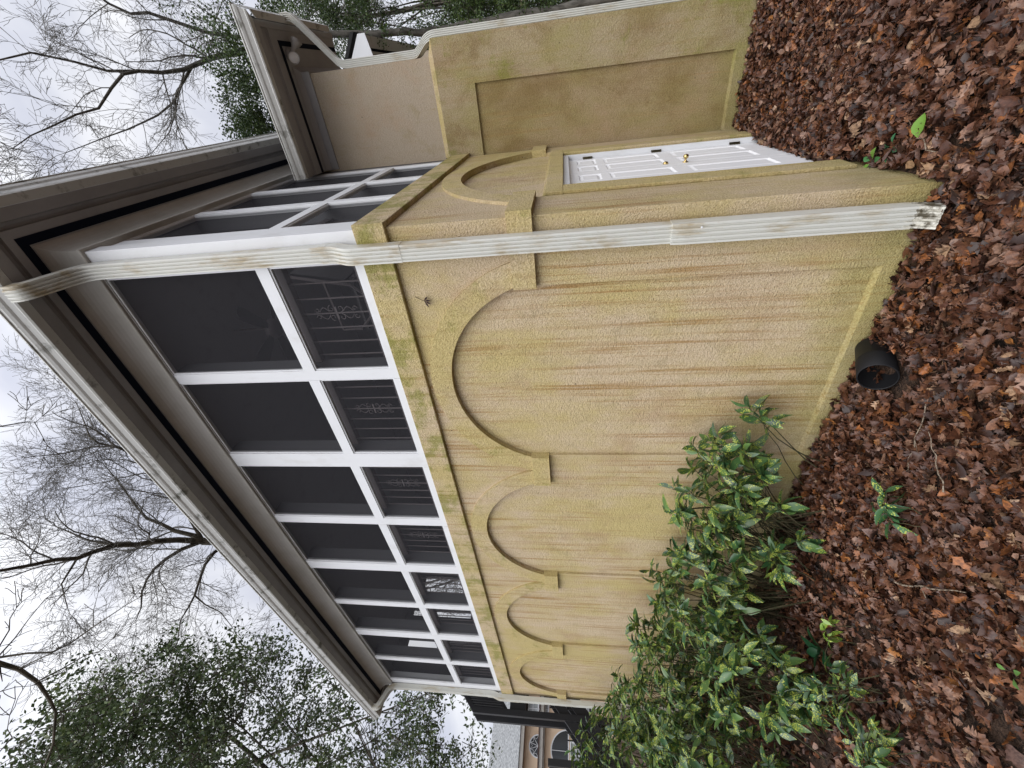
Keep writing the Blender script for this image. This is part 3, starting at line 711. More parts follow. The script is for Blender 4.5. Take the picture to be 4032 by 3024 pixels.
LIMBS_D=[
 [[-2.08,-1.69,5.87,0.035],[-2.41,-1.68,5.7,0.03],[-2.54,-1.67,5.67,0.026],[-2.7,-1.7,5.61,0.023],[-2.85,-1.76,5.57,0.019],[-2.96,-1.81,5.55,0.016],[-3.1,-1.97,5.51,0.014],[-3.18,-2.09,5.52,0.011],[-3.26,-2.2,5.52,0.008]],
 [[-2.24,-1.7,5.77,0.016],[-2.32,-1.67,5.62,0.014],[-2.36,-1.62,5.48,0.012],[-2.4,-1.59,5.34,0.011],[-2.39,-1.53,5.24,0.009],[-2.36,-1.42,5.13,0.008],[-2.33,-1.36,5.04,0.006],[-2.3,-1.27,4.93,0.005],[-2.27,-1.23,4.84,0.004]],
 [[-2.48,-1.68,5.59,0.009],[-2.42,-1.59,5.36,0.006]],
 [[-2.67,-1.7,5.58,0.01],[-2.68,-1.61,5.48,0.008],[-2.69,-1.5,5.38,0.007],[-2.7,-1.47,5.3,0.005],[-2.67,-1.39,5.24,0.004]],
 [[-2.93,-1.82,5.51,0.008],[-3.03,-1.76,5.46,0.007],[-3.14,-1.65,5.39,0.006],[-3.19,-1.57,5.38,0.005],[-3.27,-1.48,5.34,0.004],[-3.28,-1.42,5.37,0.003]],
 [[-2.89,-1.8,5.54,0.008],[-2.86,-1.93,5.5,0.006],[-2.83,-2.0,5.45,0.004],[-2.79,-2.09,5.4,0.003]],
 [[-2.22,-1.67,5.65,0.01],[-2.24,-1.63,5.6,0.008],[-2.19,-1.54,5.58,0.007],[-2.13,-1.49,5.58,0.005],[-2.09,-1.43,5.56,0.004]],
 [[-2.29,-1.67,5.6,0.009],[-2.24,-1.57,5.54,0.007],[-2.17,-1.47,5.48,0.005],[-2.1,-1.35,5.41,0.004]],
 [[-2.39,-1.86,5.57,0.007],[-2.42,-1.84,5.5,0.005],[-2.44,-1.8,5.43,0.004],[-2.47,-1.78,5.36,0.003]],
 [[-2.65,-2.14,5.39,0.008],[-2.64,-2.1,5.37,0.006],[-2.62,-2.03,5.34,0.005],[-2.56,-2.0,5.36,0.004],[-2.5,-1.94,5.36,0.003]],
 [[-2.28,-1.44,5.04,0.006],[-2.25,-1.35,5.11,0.004],[-2.21,-1.23,5.16,0.002]],
 [[-1.03,-0.63,5.83,0.01],[-1.07,-0.58,5.81,0.008],[-1.13,-0.46,5.77,0.007],[-1.16,-0.43,5.76,0.005],[-1.29,-0.47,5.75,0.004],[-1.36,-0.49,5.75,0.003]],
 [[-1.18,-0.42,5.79,0.004],[-1.16,-0.36,5.77,0.002]],
 [[-1.15,-0.45,5.82,0.004],[-1.08,-0.38,5.82,0.002]],
]
CLUMP_C = [[-7.86,0.12,8.38,0.39],[-8.03,-0.98,9.63,0.31],[-9.84,-0.83,9.96,0.55],[-10.84,-0.49,6.75,0.31],[-10.55,1.28,9.53,0.55],[-11.32,0.77,8.42,0.45],[-11.54,-0.6,3.37,0.46],[-8.7,0.38,8.59,0.53],[-9.79,-0.19,7.41,0.6],[-7.53,-0.8,9.73,0.47],[-9.26,-0.2,10.58,0.36],[-9.25,-1.34,10.12,0.33],[-8.56,0.21,9.71,0.26],[-10.35,-0.95,6.17,0.32],[-8.94,0.55,8.66,0.59],[-10.55,0.57,4.69,0.28],[-8.68,-0.94,11.45,0.39],[-7.36,-0.8,9.07,0.4],[-10.68,0.21,4.02,0.33],[-8.91,0.03,11.5,0.3],[-11.92,-0.61,6.43,0.42],[-11.61,-0.68,6.26,0.54],[-11.0,-0.5,7.86,0.34],[-8.6,-1.17,10.55,0.51],[-9.09,-1.56,11.17,0.56],[-8.24,-1.28,9.73,0.56],[-11.39,0.41,4.97,0.26],[-9.74,-1.15,8.94,0.25],[-11.88,-0.53,3.99,0.38],[-10.32,0.68,4.62,0.42],[-9.05,-1.12,11.66,0.43],[-9.22,-1.44,9.1,0.53],[-9.99,0.23,8.29,0.57],[-9.08,-0.74,9.5,0.5],[-8.7,0.7,8.09,0.55],[-11.02,-0.99,9.93,0.47],[-10.48,-0.31,5.78,0.57],[-11.27,-0.05,4.65,0.3],[-11.71,0.88,5.2,0.3],[-11.03,0.78,3.23,0.47],[-10.77,0.0,7.26,0.58],[-8.6,-1.25,11.09,0.51],[-10.38,-0.98,6.2,0.57],[-10.85,-0.48,9.52,0.5],[-8.18,-0.08,9.5,0.47],[-10.3,0.02,9.65,0.35],[-8.87,-0.88,10.86,0.47],[-9.18,0.2,6.47,0.34],[-10.92,-0.5,3.18,0.35],[-11.68,-0.18,4.65,0.59],[-7.92,-0.94,9.11,0.28],[-12.41,-0.07,3.61,0.5],[-9.35,-0.36,6.9,0.55],[-9.03,-0.38,10.53,0.55],[-8.78,-0.36,9.42,0.26],[-9.48,-1.58,10.97,0.33],[-11.03,0.09,7.84,0.31],[-10.42,-0.77,3.59,0.47],[-13.02,0.21,4.03,0.47],[-10.73,-1.23,9.8,0.56],[-12.08,0.07,3.52,0.43],[-8.08,-1.49,10.76,0.44],[-10.0,-0.29,3.65,0.51],[-8.8,-0.44,11.81,0.51],[-8.32,-0.96,7.93,0.39],[-12.33,1.39,4.05,0.5],[-7.98,0.12,7.94,0.56],[-11.6,0.67,5.34,0.54],[-8.61,-1.0,8.85,0.43],[-7.39,-1.62,9.43,0.6],[-9.11,0.72,8.1,0.41],[-8.09,-1.62,8.8,0.59],[-9.49,-0.74,9.97,0.57],[-7.45,-1.82,9.84,0.5],[-12.0,0.77,7.76,0.31],[-12.35,-0.11,6.04,0.29],[-10.17,-0.38,8.22,0.38],[-12.34,-0.59,5.33,0.26],[-7.96,-1.07,9.3,0.47],[-9.59,-0.08,9.95,0.58],[-9.28,-0.25,11.76,0.32],[-9.02,-1.19,9.14,0.3],[-8.98,-0.48,8.83,0.41],[-11.27,-0.41,4.6,0.29],[-10.09,-0.61,10.52,0.42],[-8.73,-1.09,10.56,0.46],[-9.04,-1.25,7.57,0.26],[-7.82,-0.42,10.51,0.36],[-9.6,-0.96,9.22,0.59],[-9.36,-0.65,9.46,0.38],[-10.45,1.12,9.42,0.46],[-9.74,-0.39,5.12,0.54],[-12.03,-0.27,2.71,0.34],[-10.21,0.46,8.85,0.59],[-11.69,-0.96,7.89,0.28],[-10.58,-1.33,10.37,0.54],[-8.76,-0.74,9.54,0.28],[-11.39,-0.35,6.55,0.43],[-9.23,-0.87,6.61,0.4],[-9.11,0.06,9.82,0.29],[-11.11,0.1,4.9,0.36],[-9.72,-1.14,8.98,0.44],[-8.01,-1.17,9.13,0.42],[-11.16,0.0,6.46,0.45],[-12.68,-0.26,6.38,0.41],[-8.4,-0.21,9.24,0.36],[-8.58,0.1,9.84,0.35],[-9.07,-0.99,8.58,0.55],[-9.3,0.47,7.28,0.59],[-8.98,0.18,9.11,0.51],[-8.97,0.59,10.88,0.28],[-12.81,0.4,5.84,0.37],[-8.12,-1.19,8.05,0.38],[-11.32,0.05,5.05,0.58],[-9.7,-1.0,8.15,0.28],[-7.8,-0.07,8.3,0.35],[-8.5,-0.78,11.42,0.52],[-12.73,1.45,3.79,0.39],[-11.74,0.56,6.0,0.56],[-11.95,-0.17,7.76,0.35],[-10.81,-0.11,3.4,0.31],[-8.97,-0.39,9.17,0.55],[-12.06,0.57,5.31,0.35],[-7.32,-0.76,10.23,0.5],[-12.09,-0.29,7.93,0.52],[-11.87,-0.19,2.87,0.51],[-10.56,-0.4,4.95,0.47],[-7.74,-1.3,9.47,0.26],[-12.73,-0.24,4.46,0.54],[-8.9,0.21,6.74,0.27],[-10.46,-0.86,8.55,0.33],[-9.58,-0.69,9.38,0.5],[-10.66,0.61,3.49,0.42],[-9.71,0.99,10.23,0.47],[-12.7,-0.02,4.42,0.57],[-9.06,-0.63,11.47,0.43],[-10.59,0.63,3.77,0.47],[-10.71,-0.41,9.6,0.35],[-12.83,-0.23,2.99,0.58],[-9.98,-0.49,9.23,0.46],[-8.24,0.4,9.99,0.28],[-10.93,0.73,8.51,0.52],[-8.99,-1.51,10.25,0.34],[-8.73,-0.86,8.11,0.42],[-9.62,0.39,4.68,0.32],[-11.24,0.35,5.54,0.29],[-8.08,-0.59,10.69,0.54],[-10.76,0.42,9.46,0.49],[-11.45,-0.62,4.94,0.34],[-8.76,-1.25,11.29,0.57],[-13.24,0.9,3.24,0.28],[-9.76,-0.56,9.26,0.46],[-7.41,-1.08,9.77,0.38],[-8.31,-0.4,10.98,0.39],[-8.6,-0.76,10.98,0.36],[-9.24,-0.45,10.39,0.26],[-10.53,0.66,8.83,0.52],[-10.69,0.37,5.38,0.37],[-9.16,-0.76,8.84,0.3],[-12.9,-0.1,5.28,0.41],[-8.58,-1.36,8.06,0.52],[-8.34,-1.2,10.54,0.52],[-8.69,-1.34,11.75,0.26],[-8.63,-0.61,11.58,0.53],[-12.79,-0.15,5.7,0.31],[-7.45,-0.71,9.06,0.46],[-8.28,-0.06,8.1,0.45],[-8.46,-0.61,11.61,0.43],[-8.74,-1.64,10.19,0.35],[-9.29,0.11,9.84,0.4],[-11.46,-0.41,8.27,0.49],[-9.71,-0.97,9.93,0.57],[-10.24,-0.42,9.5,0.37],[-8.96,-0.94,9.07,0.55],[-9.11,0.25,9.87,0.46],[-10.04,-0.17,9.07,0.43],[-11.55,0.5,7.76,0.56],[-12.87,-0.18,4.9,0.34],[-7.07,-1.15,10.02,0.34],[-10.57,0.19,9.98,0.28],[-9.13,-0.35,7.33,0.37],[-9.3,-0.12,9.47,0.44],[-10.17,-0.07,8.58,0.42],[-8.01,-1.34,10.37,0.55],[-7.63,-1.14,10.17,0.47],[-13.02,0.21,4.62,0.33],[-10.86,0.86,8.34,0.3],[-9.49,-0.37,10.26,0.51],[-8.82,-1.48,11.62,0.28],[-8.11,-1.34,9.92,0.47],[-10.53,1.03,9.45,0.43],[-11.16,-0.72,4.4,0.5],[-9.35,-1.08,6.47,0.4],[-11.24,-0.17,8.48,0.42],[-11.01,-0.04,7.59,0.45],[-10.21,0.37,9.93,0.37],[-10.54,0.2,9.63,0.51],[-8.97,0.06,10.8,0.41],[-12.29,-0.08,5.79,0.28],[-9.69,0.79,8.69,0.33],[-7.82,-1.07,9.29,0.53],[-9.52,-1.28,9.49,0.53],[-10.6,0.53,9.37,0.39],[-10.8,-0.54,8.91,0.42],[-8.03,0.03,8.9,0.42],[-11.37,0.24,9.06,0.42],[-8.42,-1.21,10.55,0.43],[-10.17,-0.74,6.64,0.52],[-9.15,-1.16,7.28,0.53],[-10.47,-0.17,5.31,0.53],[-10.66,-1.26,9.83,0.39],[-7.64,-1.7,9.53,0.29],[-9.16,-0.34,10.59,0.32],[-9.44,-1.24,10.0,0.46],[-8.69,-1.06,9.33,0.59],[-12.79,-0.02,5.77,0.4],[-9.74,-0.28,9.98,0.54],[-11.56,-0.69,6.59,0.52],[-8.57,-1.65,10.46,0.36],[-7.51,-1.3,9.92,0.38],[-9.19,0.47,7.36,0.28],[-8.95,-1.41,8.41,0.34],[-8.8,-1.1,11.2,0.32],[-9.09,0.6,10.86,0.38],[-11.68,-0.08,2.85,0.45],[-9.22,-0.22,5.96,0.33],[-9.62,-0.21,6.44,0.27],[-7.38,-1.58,10.17,0.43],[-9.71,-0.94,6.45,0.4],[-11.33,-0.23,5.02,0.47]]
CLUMP_A = [[0.22,8.85,8.9,0.28],[1.41,9.29,8.82,0.3],[1.62,9.13,9.22,0.49],[2.22,8.51,8.68,0.47],[1.4,9.27,9.57,0.39],[0.16,9.25,9.31,0.5],[0.51,8.78,8.94,0.42],[-0.06,9.58,9.13,0.42],[1.47,8.61,8.73,0.49],[0.46,9.02,9.16,0.28],[1.72,9.57,9.35,0.42],[1.3,9.28,9.56,0.38],[1.58,8.88,8.41,0.44],[1.01,9.55,9.54,0.45],[1.12,8.46,8.03,0.46],[1.23,8.85,8.71,0.32],[1.08,9.99,8.7,0.28],[2.06,8.18,9.01,0.5],[1.9,7.96,8.42,0.4],[1.97,9.04,8.61,0.38],[0.57,8.53,8.73,0.4],[1.23,9.11,8.19,0.43],[1.53,8.02,8.28,0.45],[0.52,9.1,9.23,0.32],[2.14,9.43,9.23,0.4],[1.25,8.91,8.43,0.49],[0.56,9.29,8.67,0.47],[1.79,9.16,9.3,0.42],[0.67,8.72,8.64,0.28],[0.24,8.85,8.92,0.33],[1.27,7.78,8.68,0.34],[2.28,9.25,9.36,0.48],[1.27,9.38,9.36,0.37],[1.42,8.32,8.64,0.32],[2.31,8.75,8.63,0.44],[0.3,8.94,9.36,0.35],[0.42,7.93,8.62,0.4],[0.53,8.95,8.86,0.43],[0.12,8.1,8.51,0.34],[0.85,9.04,9.16,0.47],[0.53,9.29,8.62,0.49],[0.03,8.88,8.79,0.3],[0.75,8.58,8.84,0.41],[0.67,9.5,8.64,0.33],[0.63,8.88,8.47,0.42],[0.43,8.49,9.32,0.35],[0.41,8.02,8.95,0.34],[0.42,8.37,8.99,0.38],[0.81,8.57,9.08,0.38],[0.16,8.36,9.2,0.37],[0.37,8.4,8.06,0.4],[0.1,8.68,9.34,0.32],[0.32,8.32,9.15,0.36],[0.85,8.63,8.6,0.41],[0.28,8.91,8.45,0.31],[0.39,8.78,8.91,0.36],[0.16,9.07,8.6,0.5],[0.82,9.45,8.49,0.41],[0.95,8.21,8.14,0.46],[-0.09,8.91,9.44,0.41],[0.35,8.66,8.74,0.46]]
CLUMP_R = [[1.71,9.43,0.33,0.37],[2.39,7.71,6.38,0.47],[2.18,9.79,6.71,0.37],[1.77,9.27,0.26,0.29],[2.33,9.25,6.62,0.45],[2.38,7.83,5.41,0.35],[2.28,8.48,3.35,0.45],[2.68,9.56,5.98,0.27],[2.35,10.52,2.14,0.39],[2.46,9.85,5.3,0.38],[2.0,8.71,3.39,0.34],[1.92,9.66,6.08,0.48],[2.39,10.04,5.76,0.39],[2.45,10.17,3.41,0.38],[2.05,8.11,5.69,0.36],[2.06,8.77,4.86,0.3],[1.63,9.4,1.46,0.44],[2.32,8.16,6.49,0.39],[1.7,9.47,1.23,0.43],[1.98,10.12,1.91,0.36],[2.43,7.26,6.52,0.37],[2.12,9.36,6.18,0.39],[1.9,8.88,2.18,0.5],[2.16,9.13,3.46,0.52],[1.73,7.48,6.66,0.51],[2.24,8.89,3.55,0.37],[1.62,10.43,3.39,0.32],[1.53,8.8,3.31,0.49],[2.01,8.87,5.84,0.41],[1.98,9.07,1.31,0.54],[1.36,8.95,2.99,0.35],[1.58,9.59,3.42,0.27],[1.78,10.26,4.69,0.28],[1.62,9.79,5.05,0.44],[2.12,8.48,6.22,0.4],[2.49,10.13,4.09,0.38],[1.96,8.32,6.03,0.29],[2.54,10.51,3.43,0.42],[1.64,9.11,5.88,0.25],[2.17,9.07,2.22,0.42],[1.36,10.45,2.93,0.3],[2.4,9.96,3.63,0.38],[2.28,9.56,2.77,0.38],[2.18,9.34,7.68,0.47],[2.04,9.98,0.46,0.42],[1.63,9.14,4.37,0.28],[1.44,9.3,2.99,0.44],[1.75,9.67,7.1,0.25],[1.36,9.67,2.98,0.27],[1.74,9.28,2.22,0.27],[1.78,8.74,6.03,0.41],[2.04,10.24,2.97,0.47],[1.93,7.18,6.7,0.4],[1.21,9.22,0.78,0.53],[2.0,9.28,6.6,0.26],[2.2,10.07,6.14,0.3],[1.48,8.58,4.18,0.5],[1.41,9.31,2.14,0.43],[2.48,9.32,6.65,0.28],[2.46,10.2,3.71,0.44],[1.8,8.86,6.9,0.44],[1.9,8.82,7.22,0.37],[1.83,7.76,6.66,0.49],[2.01,9.41,3.31,0.33],[1.53,9.61,4.04,0.37],[1.23,8.9,2.52,0.42],[1.53,9.05,1.06,0.31],[1.62,8.62,2.35,0.28],[2.0,8.89,5.34,0.34],[2.09,9.54,6.07,0.36],[1.73,9.04,4.26,0.48],[2.47,8.36,7.29,0.28],[2.1,8.42,7.2,0.45],[1.97,10.7,1.31,0.51],[1.69,8.58,0.64,0.48],[2.68,11.62,3.76,0.52],[2.37,11.82,1.33,0.41],[1.81,11.13,2.22,0.44],[1.72,12.09,0.48,0.36],[2.14,11.05,0.83,0.51],[1.71,11.45,0.75,0.48],[2.22,11.15,1.67,0.46],[2.33,11.51,4.25,0.35],[1.7,12.18,3.18,0.38],[1.35,11.68,0.11,0.4],[2.41,11.46,2.35,0.37],[2.49,11.68,2.75,0.44],[1.43,10.75,0.49,0.53],[2.19,12.06,1.0,0.37],[1.97,11.95,3.22,0.59],[1.82,12.34,1.96,0.58],[2.23,11.86,3.14,0.48],[1.78,10.92,4.37,0.39],[2.7,12.1,3.08,0.38],[1.76,10.68,4.74,0.51],[2.35,12.18,2.95,0.53],[1.8,11.9,3.15,0.57],[2.22,12.17,2.66,0.47],[2.01,11.75,2.96,0.48],[1.67,10.52,4.32,0.5],[2.49,10.76,2.97,0.45],[2.65,11.08,4.41,0.45],[2.36,10.54,4.3,0.56],[1.41,12.19,-0.03,0.47],[1.97,10.72,3.55,0.58],[2.1,11.48,3.68,0.37],[1.95,11.82,1.03,0.49],[2.19,10.83,0.83,0.52],[2.38,11.53,4.32,0.38],[1.81,10.81,2.68,0.43],[1.64,11.49,2.16,0.56],[2.53,12.14,2.33,0.46],[2.12,11.06,4.05,0.35],[2.47,11.07,3.13,0.43],[2.17,10.93,0.05,0.36],[2.19,10.99,2.77,0.4],[1.83,12.15,3.3,0.48],[2.34,12.3,1.84,0.36],[1.99,11.43,2.19,0.58],[2.26,10.61,1.7,0.5],[2.45,11.58,4.73,0.47],[1.74,11.03,-0.21,0.37],[2.18,11.82,2.49,0.5],[1.82,11.24,0.36,0.38],[2.06,11.34,0.97,0.52],[2.36,11.72,1.97,0.39],[1.29,12.38,0.03,0.47],[2.08,11.88,3.01,0.41],[2.08,11.18,1.51,0.37],[2.07,11.54,1.07,0.48],[1.6,11.9,0.32,0.58],[2.26,12.11,0.44,0.57],[2.47,11.72,3.83,0.57],[2.03,11.84,4.62,0.46],[2.35,10.72,3.47,0.56]]

# ================================================================= NATURE helpers
def rnd_frames(rng, n, dirs=None, tilt=.6):
    """orthonormal frames: t (length), b (width), n (normal)"""
    if dirs is None:
        dirs = rng.normal(size=(n, 3))
    t = dirs / np.linalg.norm(dirs, axis=1, keepdims=True)
    r = rng.normal(size=(n, 3)) * tilt + np.array([0, 0, 1.])
    b = np.cross(r, t); b /= np.linalg.norm(b, axis=1, keepdims=True) + 1e-9
    return t, b, np.cross(t, b)
def leaves(pos, t, b, n, L, Wd, rows, wid, fold=.25, droop=.3, jit=None, rng=None):
    """rows: stations 0..1, wid: half widths 0..1; three columns per row"""
    k = len(rows); N_ = len(pos)
    s = np.array(rows); w = np.array(wid)
    V = np.zeros((N_, k, 3, 3))
    L = L[:, None]; Wd = Wd[:, None]; fold = np.broadcast_to(fold, (N_,))[:, None]; droop = np.broadcast_to(droop, (N_,))[:, None]
    for c, sg in enumerate((-1, 0, 1)):
        ww = np.broadcast_to(w[None] * sg, (N_, k)).copy()
        if jit and sg: ww *= 1 + rng.uniform(-jit, jit, (N_, k))
        x = L * s[None]; y = Wd * ww
        z = -droop * L * (s[None] ** 2) + fold * np.abs(y)
        if jit and sg: z = z + rng.uniform(-1, 1, (N_, k)) * jit * .25 * Wd
        V[:, :, c] = pos[:, None] + t[:, None] * x[..., None] + b[:, None] * y[..., None] + n[:, None] * z[..., None]
    base = (np.arange(N_) * k * 3)[:, None]
    F = []
    for i in range(k - 1):
        for c in (0, 1): F.append([i * 3 + c, i * 3 + c + 1, (i + 1) * 3 + c + 1, (i + 1) * 3 + c])
    F = np.array(F)
    return V.reshape(-1, 3), (base[:, :, None] + F[None]).reshape(-1, 4), k * 3
def diamonds(pos, t, b, L, Wd, n=None, fold=.0):
    L = L[:, None]; Wd = Wd[:, None]
    V = np.stack([pos, pos + t * L * .45 + b * Wd * .5, pos + t * L, pos + t * L * .45 - b * Wd * .5], 1)
    F = (np.arange(len(pos)) * 4)[:, None] + np.arange(4)[None]
    return V.reshape(-1, 3), F
def pal(rng, n, cols, var=.2, per=1):
    c = np.array(cols); w = c[:, 3] / c[:, 3].sum(); i = rng.choice(len(c), n, p=w)
    k = c[i, :3] * (1 + rng.uniform(-var, var, (n, 1)))
    return np.repeat(k, per, 0)

# ================================================================= LEAF LITTER
rng = np.random.default_rng(7)
def litter_points(n, x0, x1, y0, y1):
    p = rng.uniform((x0, y0), (x1, y1), (n, 2))
    dr = (p[:, 0] > -.05) & (p[:, 1] > DN + .04) & (p[:, 1] < DF - .04)
    bad = ((p[:, 0] < .015) & (p[:, 1] > -.015) & ~dr) | ((p[:, 0] < WX + .02) & (p[:, 1] > D - .02))
    return p[~bad]
P2 = np.concatenate([litter_points(24000, -3.6, 2.0, -3.0, 3.2), litter_points(14000, -2.4, 1.2, -1.6, 1.2), litter_points(11000, -.05, 1.9, .8, 3.0), litter_points(5200, -8.5, -3.2, -3.2, .0), litter_points(2500, 1.0, 5.5, -2, 8)])
P2 = P2[~((np.abs(P2[:, 0] + 1.0 + (P2[:, 1] + .40) * -.25) < .105) & (P2[:, 1] < -.15) & (P2[:, 1] > -.45))]
nl = len(P2)
gz = np.array([gh(x, y) for x, y in P2])
pos = np.column_stack([P2, gz + rng.uniform(0.0, .045, nl)])
yaw = rng.uniform(0, 2 * np.pi, nl); pit = rng.normal(0, .42, nl)
d = np.column_stack([np.cos(yaw) * np.cos(pit), np.sin(yaw) * np.cos(pit), np.sin(pit)])
t, b, n_ = rnd_frames(rng, nl, d, .6)
L = rng.uniform(.032, .086, nl) * np.where(P2[:, 1] > .9, .8, 1); pos = pos - t * L[:, None] * .5
LC = [(.085, .034, .018, 5), (.13, .052, .024, 5), (.19, .088, .045, 4), (.26, .15, .095, 1.9), (.27, .10, .03, 2.0), (.028, .013, .008, 3.2), (.36, .23, .13, .7), (.13, .075, .055, 1.4), (.36, .15, .04, .3)]
LC = [(a * .96, b * .94, c * .98, w * (.6 if a > .2 and c < .04 else 1)) for a, b, c, w in LC]
k1 = int(nl * .5)
oak = ((0, .1, .2, .3, .4, .5, .6, .72, .82, .92, 1), (.03, .10, .36, .19, .44, .22, .46, .24, .34, .16, .0))
ell = ((0, .2, .45, .7, 1), (.02, .3, .42, .3, 0))
v1, f1, c1_ = leaves(pos[:k1], t[:k1], b[:k1], n_[:k1], L[:k1], L[:k1] * .85, *oak, fold=rng.normal(.1, .45, k1), droop=rng.normal(.15, .35, k1), jit=.45, rng=rng)
v2, f2, c2_ = leaves(pos[k1:], t[k1:], b[k1:], n_[k1:], L[k1:] * .9, L[k1:] * .7, *ell, fold=rng.normal(.2, .6, nl - k1), droop=rng.normal(.1, .5, nl - k1), jit=.3, rng=rng)
cc = np.concatenate([pal(rng, k1, LC, .3, c1_), pal(rng, nl - k1, LC, .3, c2_)])
VV = np.concatenate([v1, v2]); FF = np.concatenate([f1, f2 + len(v1)])
# keep litter out of the walls
VV[(VV[:, 0] < .0) & (VV[:, 1] > 0) & (VV[:, 1] < .2), 1] = -.004
dr = (VV[:, 1] > DN + .037) & (VV[:, 1] < DF - .037) & (VV[:, 0] < .1)
mk = (VV[:, 0] < -.054) & dr; VV[mk, 0] = -.054
mk = (VV[:, 0] < .004) & (VV[:, 0] > -.3) & (VV[:, 1] > 0) & ~dr; VV[mk, 0] = .004
mk = (VV[:, 0] < WX) & (VV[:, 1] > D - .003) & (VV[:, 1] < D + .3); VV[mk, 1] = D - .003
tag(npmesh('leaf_litter', VV, FF, M['litter'], None, cc), kind='stuff')

# ================================================================= SHRUBS (spotted laurel)
AUC = ((0, .14, .3, .5, .7, .87, 1), (.03, .34, .78, 1., .84, .42, 0))
GREENS = [(.052, .115, .036, 4), (.08, .15, .042, 3), (.026, .072, .026, 2.8), (.14, .21, .045, .8), (.085, .14, .08, 2)]
def shrub(base, tips, label, seed, whorl=(6, 9), ll=(.095, .17), group='spotted laurel shrubs along the wall', name='laurel_shrub', stemr=.006, cols=GREENS, low=True):
    rg = np.random.default_rng(seed); base = np.array(base, float)
    e_ = empty(name, tuple(base)); tag(e_, label, 'shrub', group)
    sm = MB(); P_, D_ = [], []
    for tip in tips:
        tip = np.array(tip, float); b0 = base + np.array([rg.normal(0, .22), -abs(rg.normal(0, .12)), 0])
        m1 = b0 * .55 + tip * .45 + np.array([rg.normal(0, .06), rg.normal(0, .05), .10])
        m1[1] = min(m1[1], -.04)
        pts = [b0 * (1 - q) ** 2 + m1 * 2 * q * (1 - q) + tip * q * q + rg.normal(0, .008, 3) for q in np.linspace(0, 1, 6)]
        for q in pts: q[1] = min(q[1], -.015)
        sm.tube(pts, list(np.linspace(stemr, .0025, 6)), 4, False)
        ax = pts[-1] - pts[-2]; ax /= np.linalg.norm(ax)
        nw = rg.integers(*whorl); a0 = rg.uniform(0, 6)
        o1 = np.cross(ax, [.3, .2, 1.]); o1 /= np.linalg.norm(o1); o2 = np.cross(ax, o1)
        for lay, (cnt, back, spread) in enumerate(((nw, 0, .75), (3, .06, 1.2)) if low else ((nw, 0, .8),)):
            for i in range(cnt):
                a = a0 + 2.4 * i + lay; out = o1 * math.cos(a) + o2 * math.sin(a)
                dd = ax * (1 - spread * .45) + out * spread + np.array([0, 0, -.28]) + rg.normal(0, .24, 3)
                P_.append(tip - ax * (back + .012 * i)); D_.append(dd)
    sm.build('stem', M['stem'], e_)
    P_ = np.array(P_); D_ = np.array(D_); n = len(P_)
    t, b, nn = rnd_frames(rg, n, D_, .35)
    L = rg.uniform(ll[0], ll[1], n) * np.where(rg.random(n) < .2, .6, 1)
    V, F, c = leaves(P_, t, b, nn, L, L * .19, *AUC, fold=rg.uniform(.1, .7, n), droop=rg.uniform(.05, .6, n), jit=.14, rng=rg)
    y = V[:, 1]; msk = (y > -.006) & (V[:, 0] > LX); V[msk, 1] = -.006 - (y[msk] * .05)
    V[:, 2] = np.maximum(V[:, 2], -.40)
    npmesh('foliage', V, F, M['aucuba'], e_, pal(rg, n, cols, .25, c))
    return e_
def ell_tips(seed, n, c, r, shell=.55):
    rg = np.random.default_rng(seed); out = []
    while len(out) < n:
        p = rg.uniform(-1, 1, 3); q = np.linalg.norm(p)
        if shell < q < 1 and p[2] > -.75:
            s = np.array(c) + p * np.array(r)
            if s[1] < -.05 and s[2] > -.33: out.append(s)
    return out
G0 = -.37
shrub((-2.75, -.16, G0), ell_tips(1, 50, (-2.15, -.22, .38), (.62, .20, .36)) + ell_tips(11, 14, (-2.5, -.4, .05), (.5, .3, .3)), 'nearest spotted green shrub, its stems leaning right across the arched wall panel', 1)
shrub((-1.95, -.10, G0), [(-1.36, -.12, .27), (-1.42, -.14, .19), (-1.5, -.12, .12)], 'thin lone stem with a few leaves leaning on the wall right of the shrubs', 2, whorl=(5, 7))
shrub((-3.4, -.35, G0), ell_tips(3, 52, (-3.3, -.42, .38), (.62, .38, .46)), 'spotted green shrub behind the nearest one, under the second arch', 3)
shrub((-4.2, -.5, G0), ell_tips(4, 46, (-4.2, -.5, .42), (.62, .45, .55)), 'spotted green shrub under the boundary of the second and third arches', 4)
shrub((-5.1, -.6, G0), ell_tips(5, 50, (-5.1, -.6, .50), (.65, .5, .60)), 'spotted green shrub under the third arch', 5)
shrub((-6.1, -.7, G0), ell_tips(6, 52, (-6.1, -.7, .58), (.7, .55, .65)), 'spotted green shrub before the farthest arch', 6)
shrub((-7.2, -.9, G0), ell_tips(7, 80, (-7.1, -.9, .85), (.7, .6, .85)), 'tall spotted green shrub at the far end of the wall by the black stair', 7)
shrub((-3.6, -1.05, G0), ell_tips(8, 40, (-3.55, -1.05, .08), (.45, .35, .42)), 'low spotted green shrub in front of the row, reaching over the dead leaves', 8)
shrub((-4.6, -1.35, G0), ell_tips(9, 56, (-4.5, -1.3, .30), (.6, .5, .66)), 'broad spotted green shrub at the left edge of the view', 9)
shrub((-5.7, -1.5, G0), ell_tips(10, 62, (-5.6, -1.35, .55), (.7, .55, .95)), 'tall spotted green shrub behind the broad one at the left edge', 10)
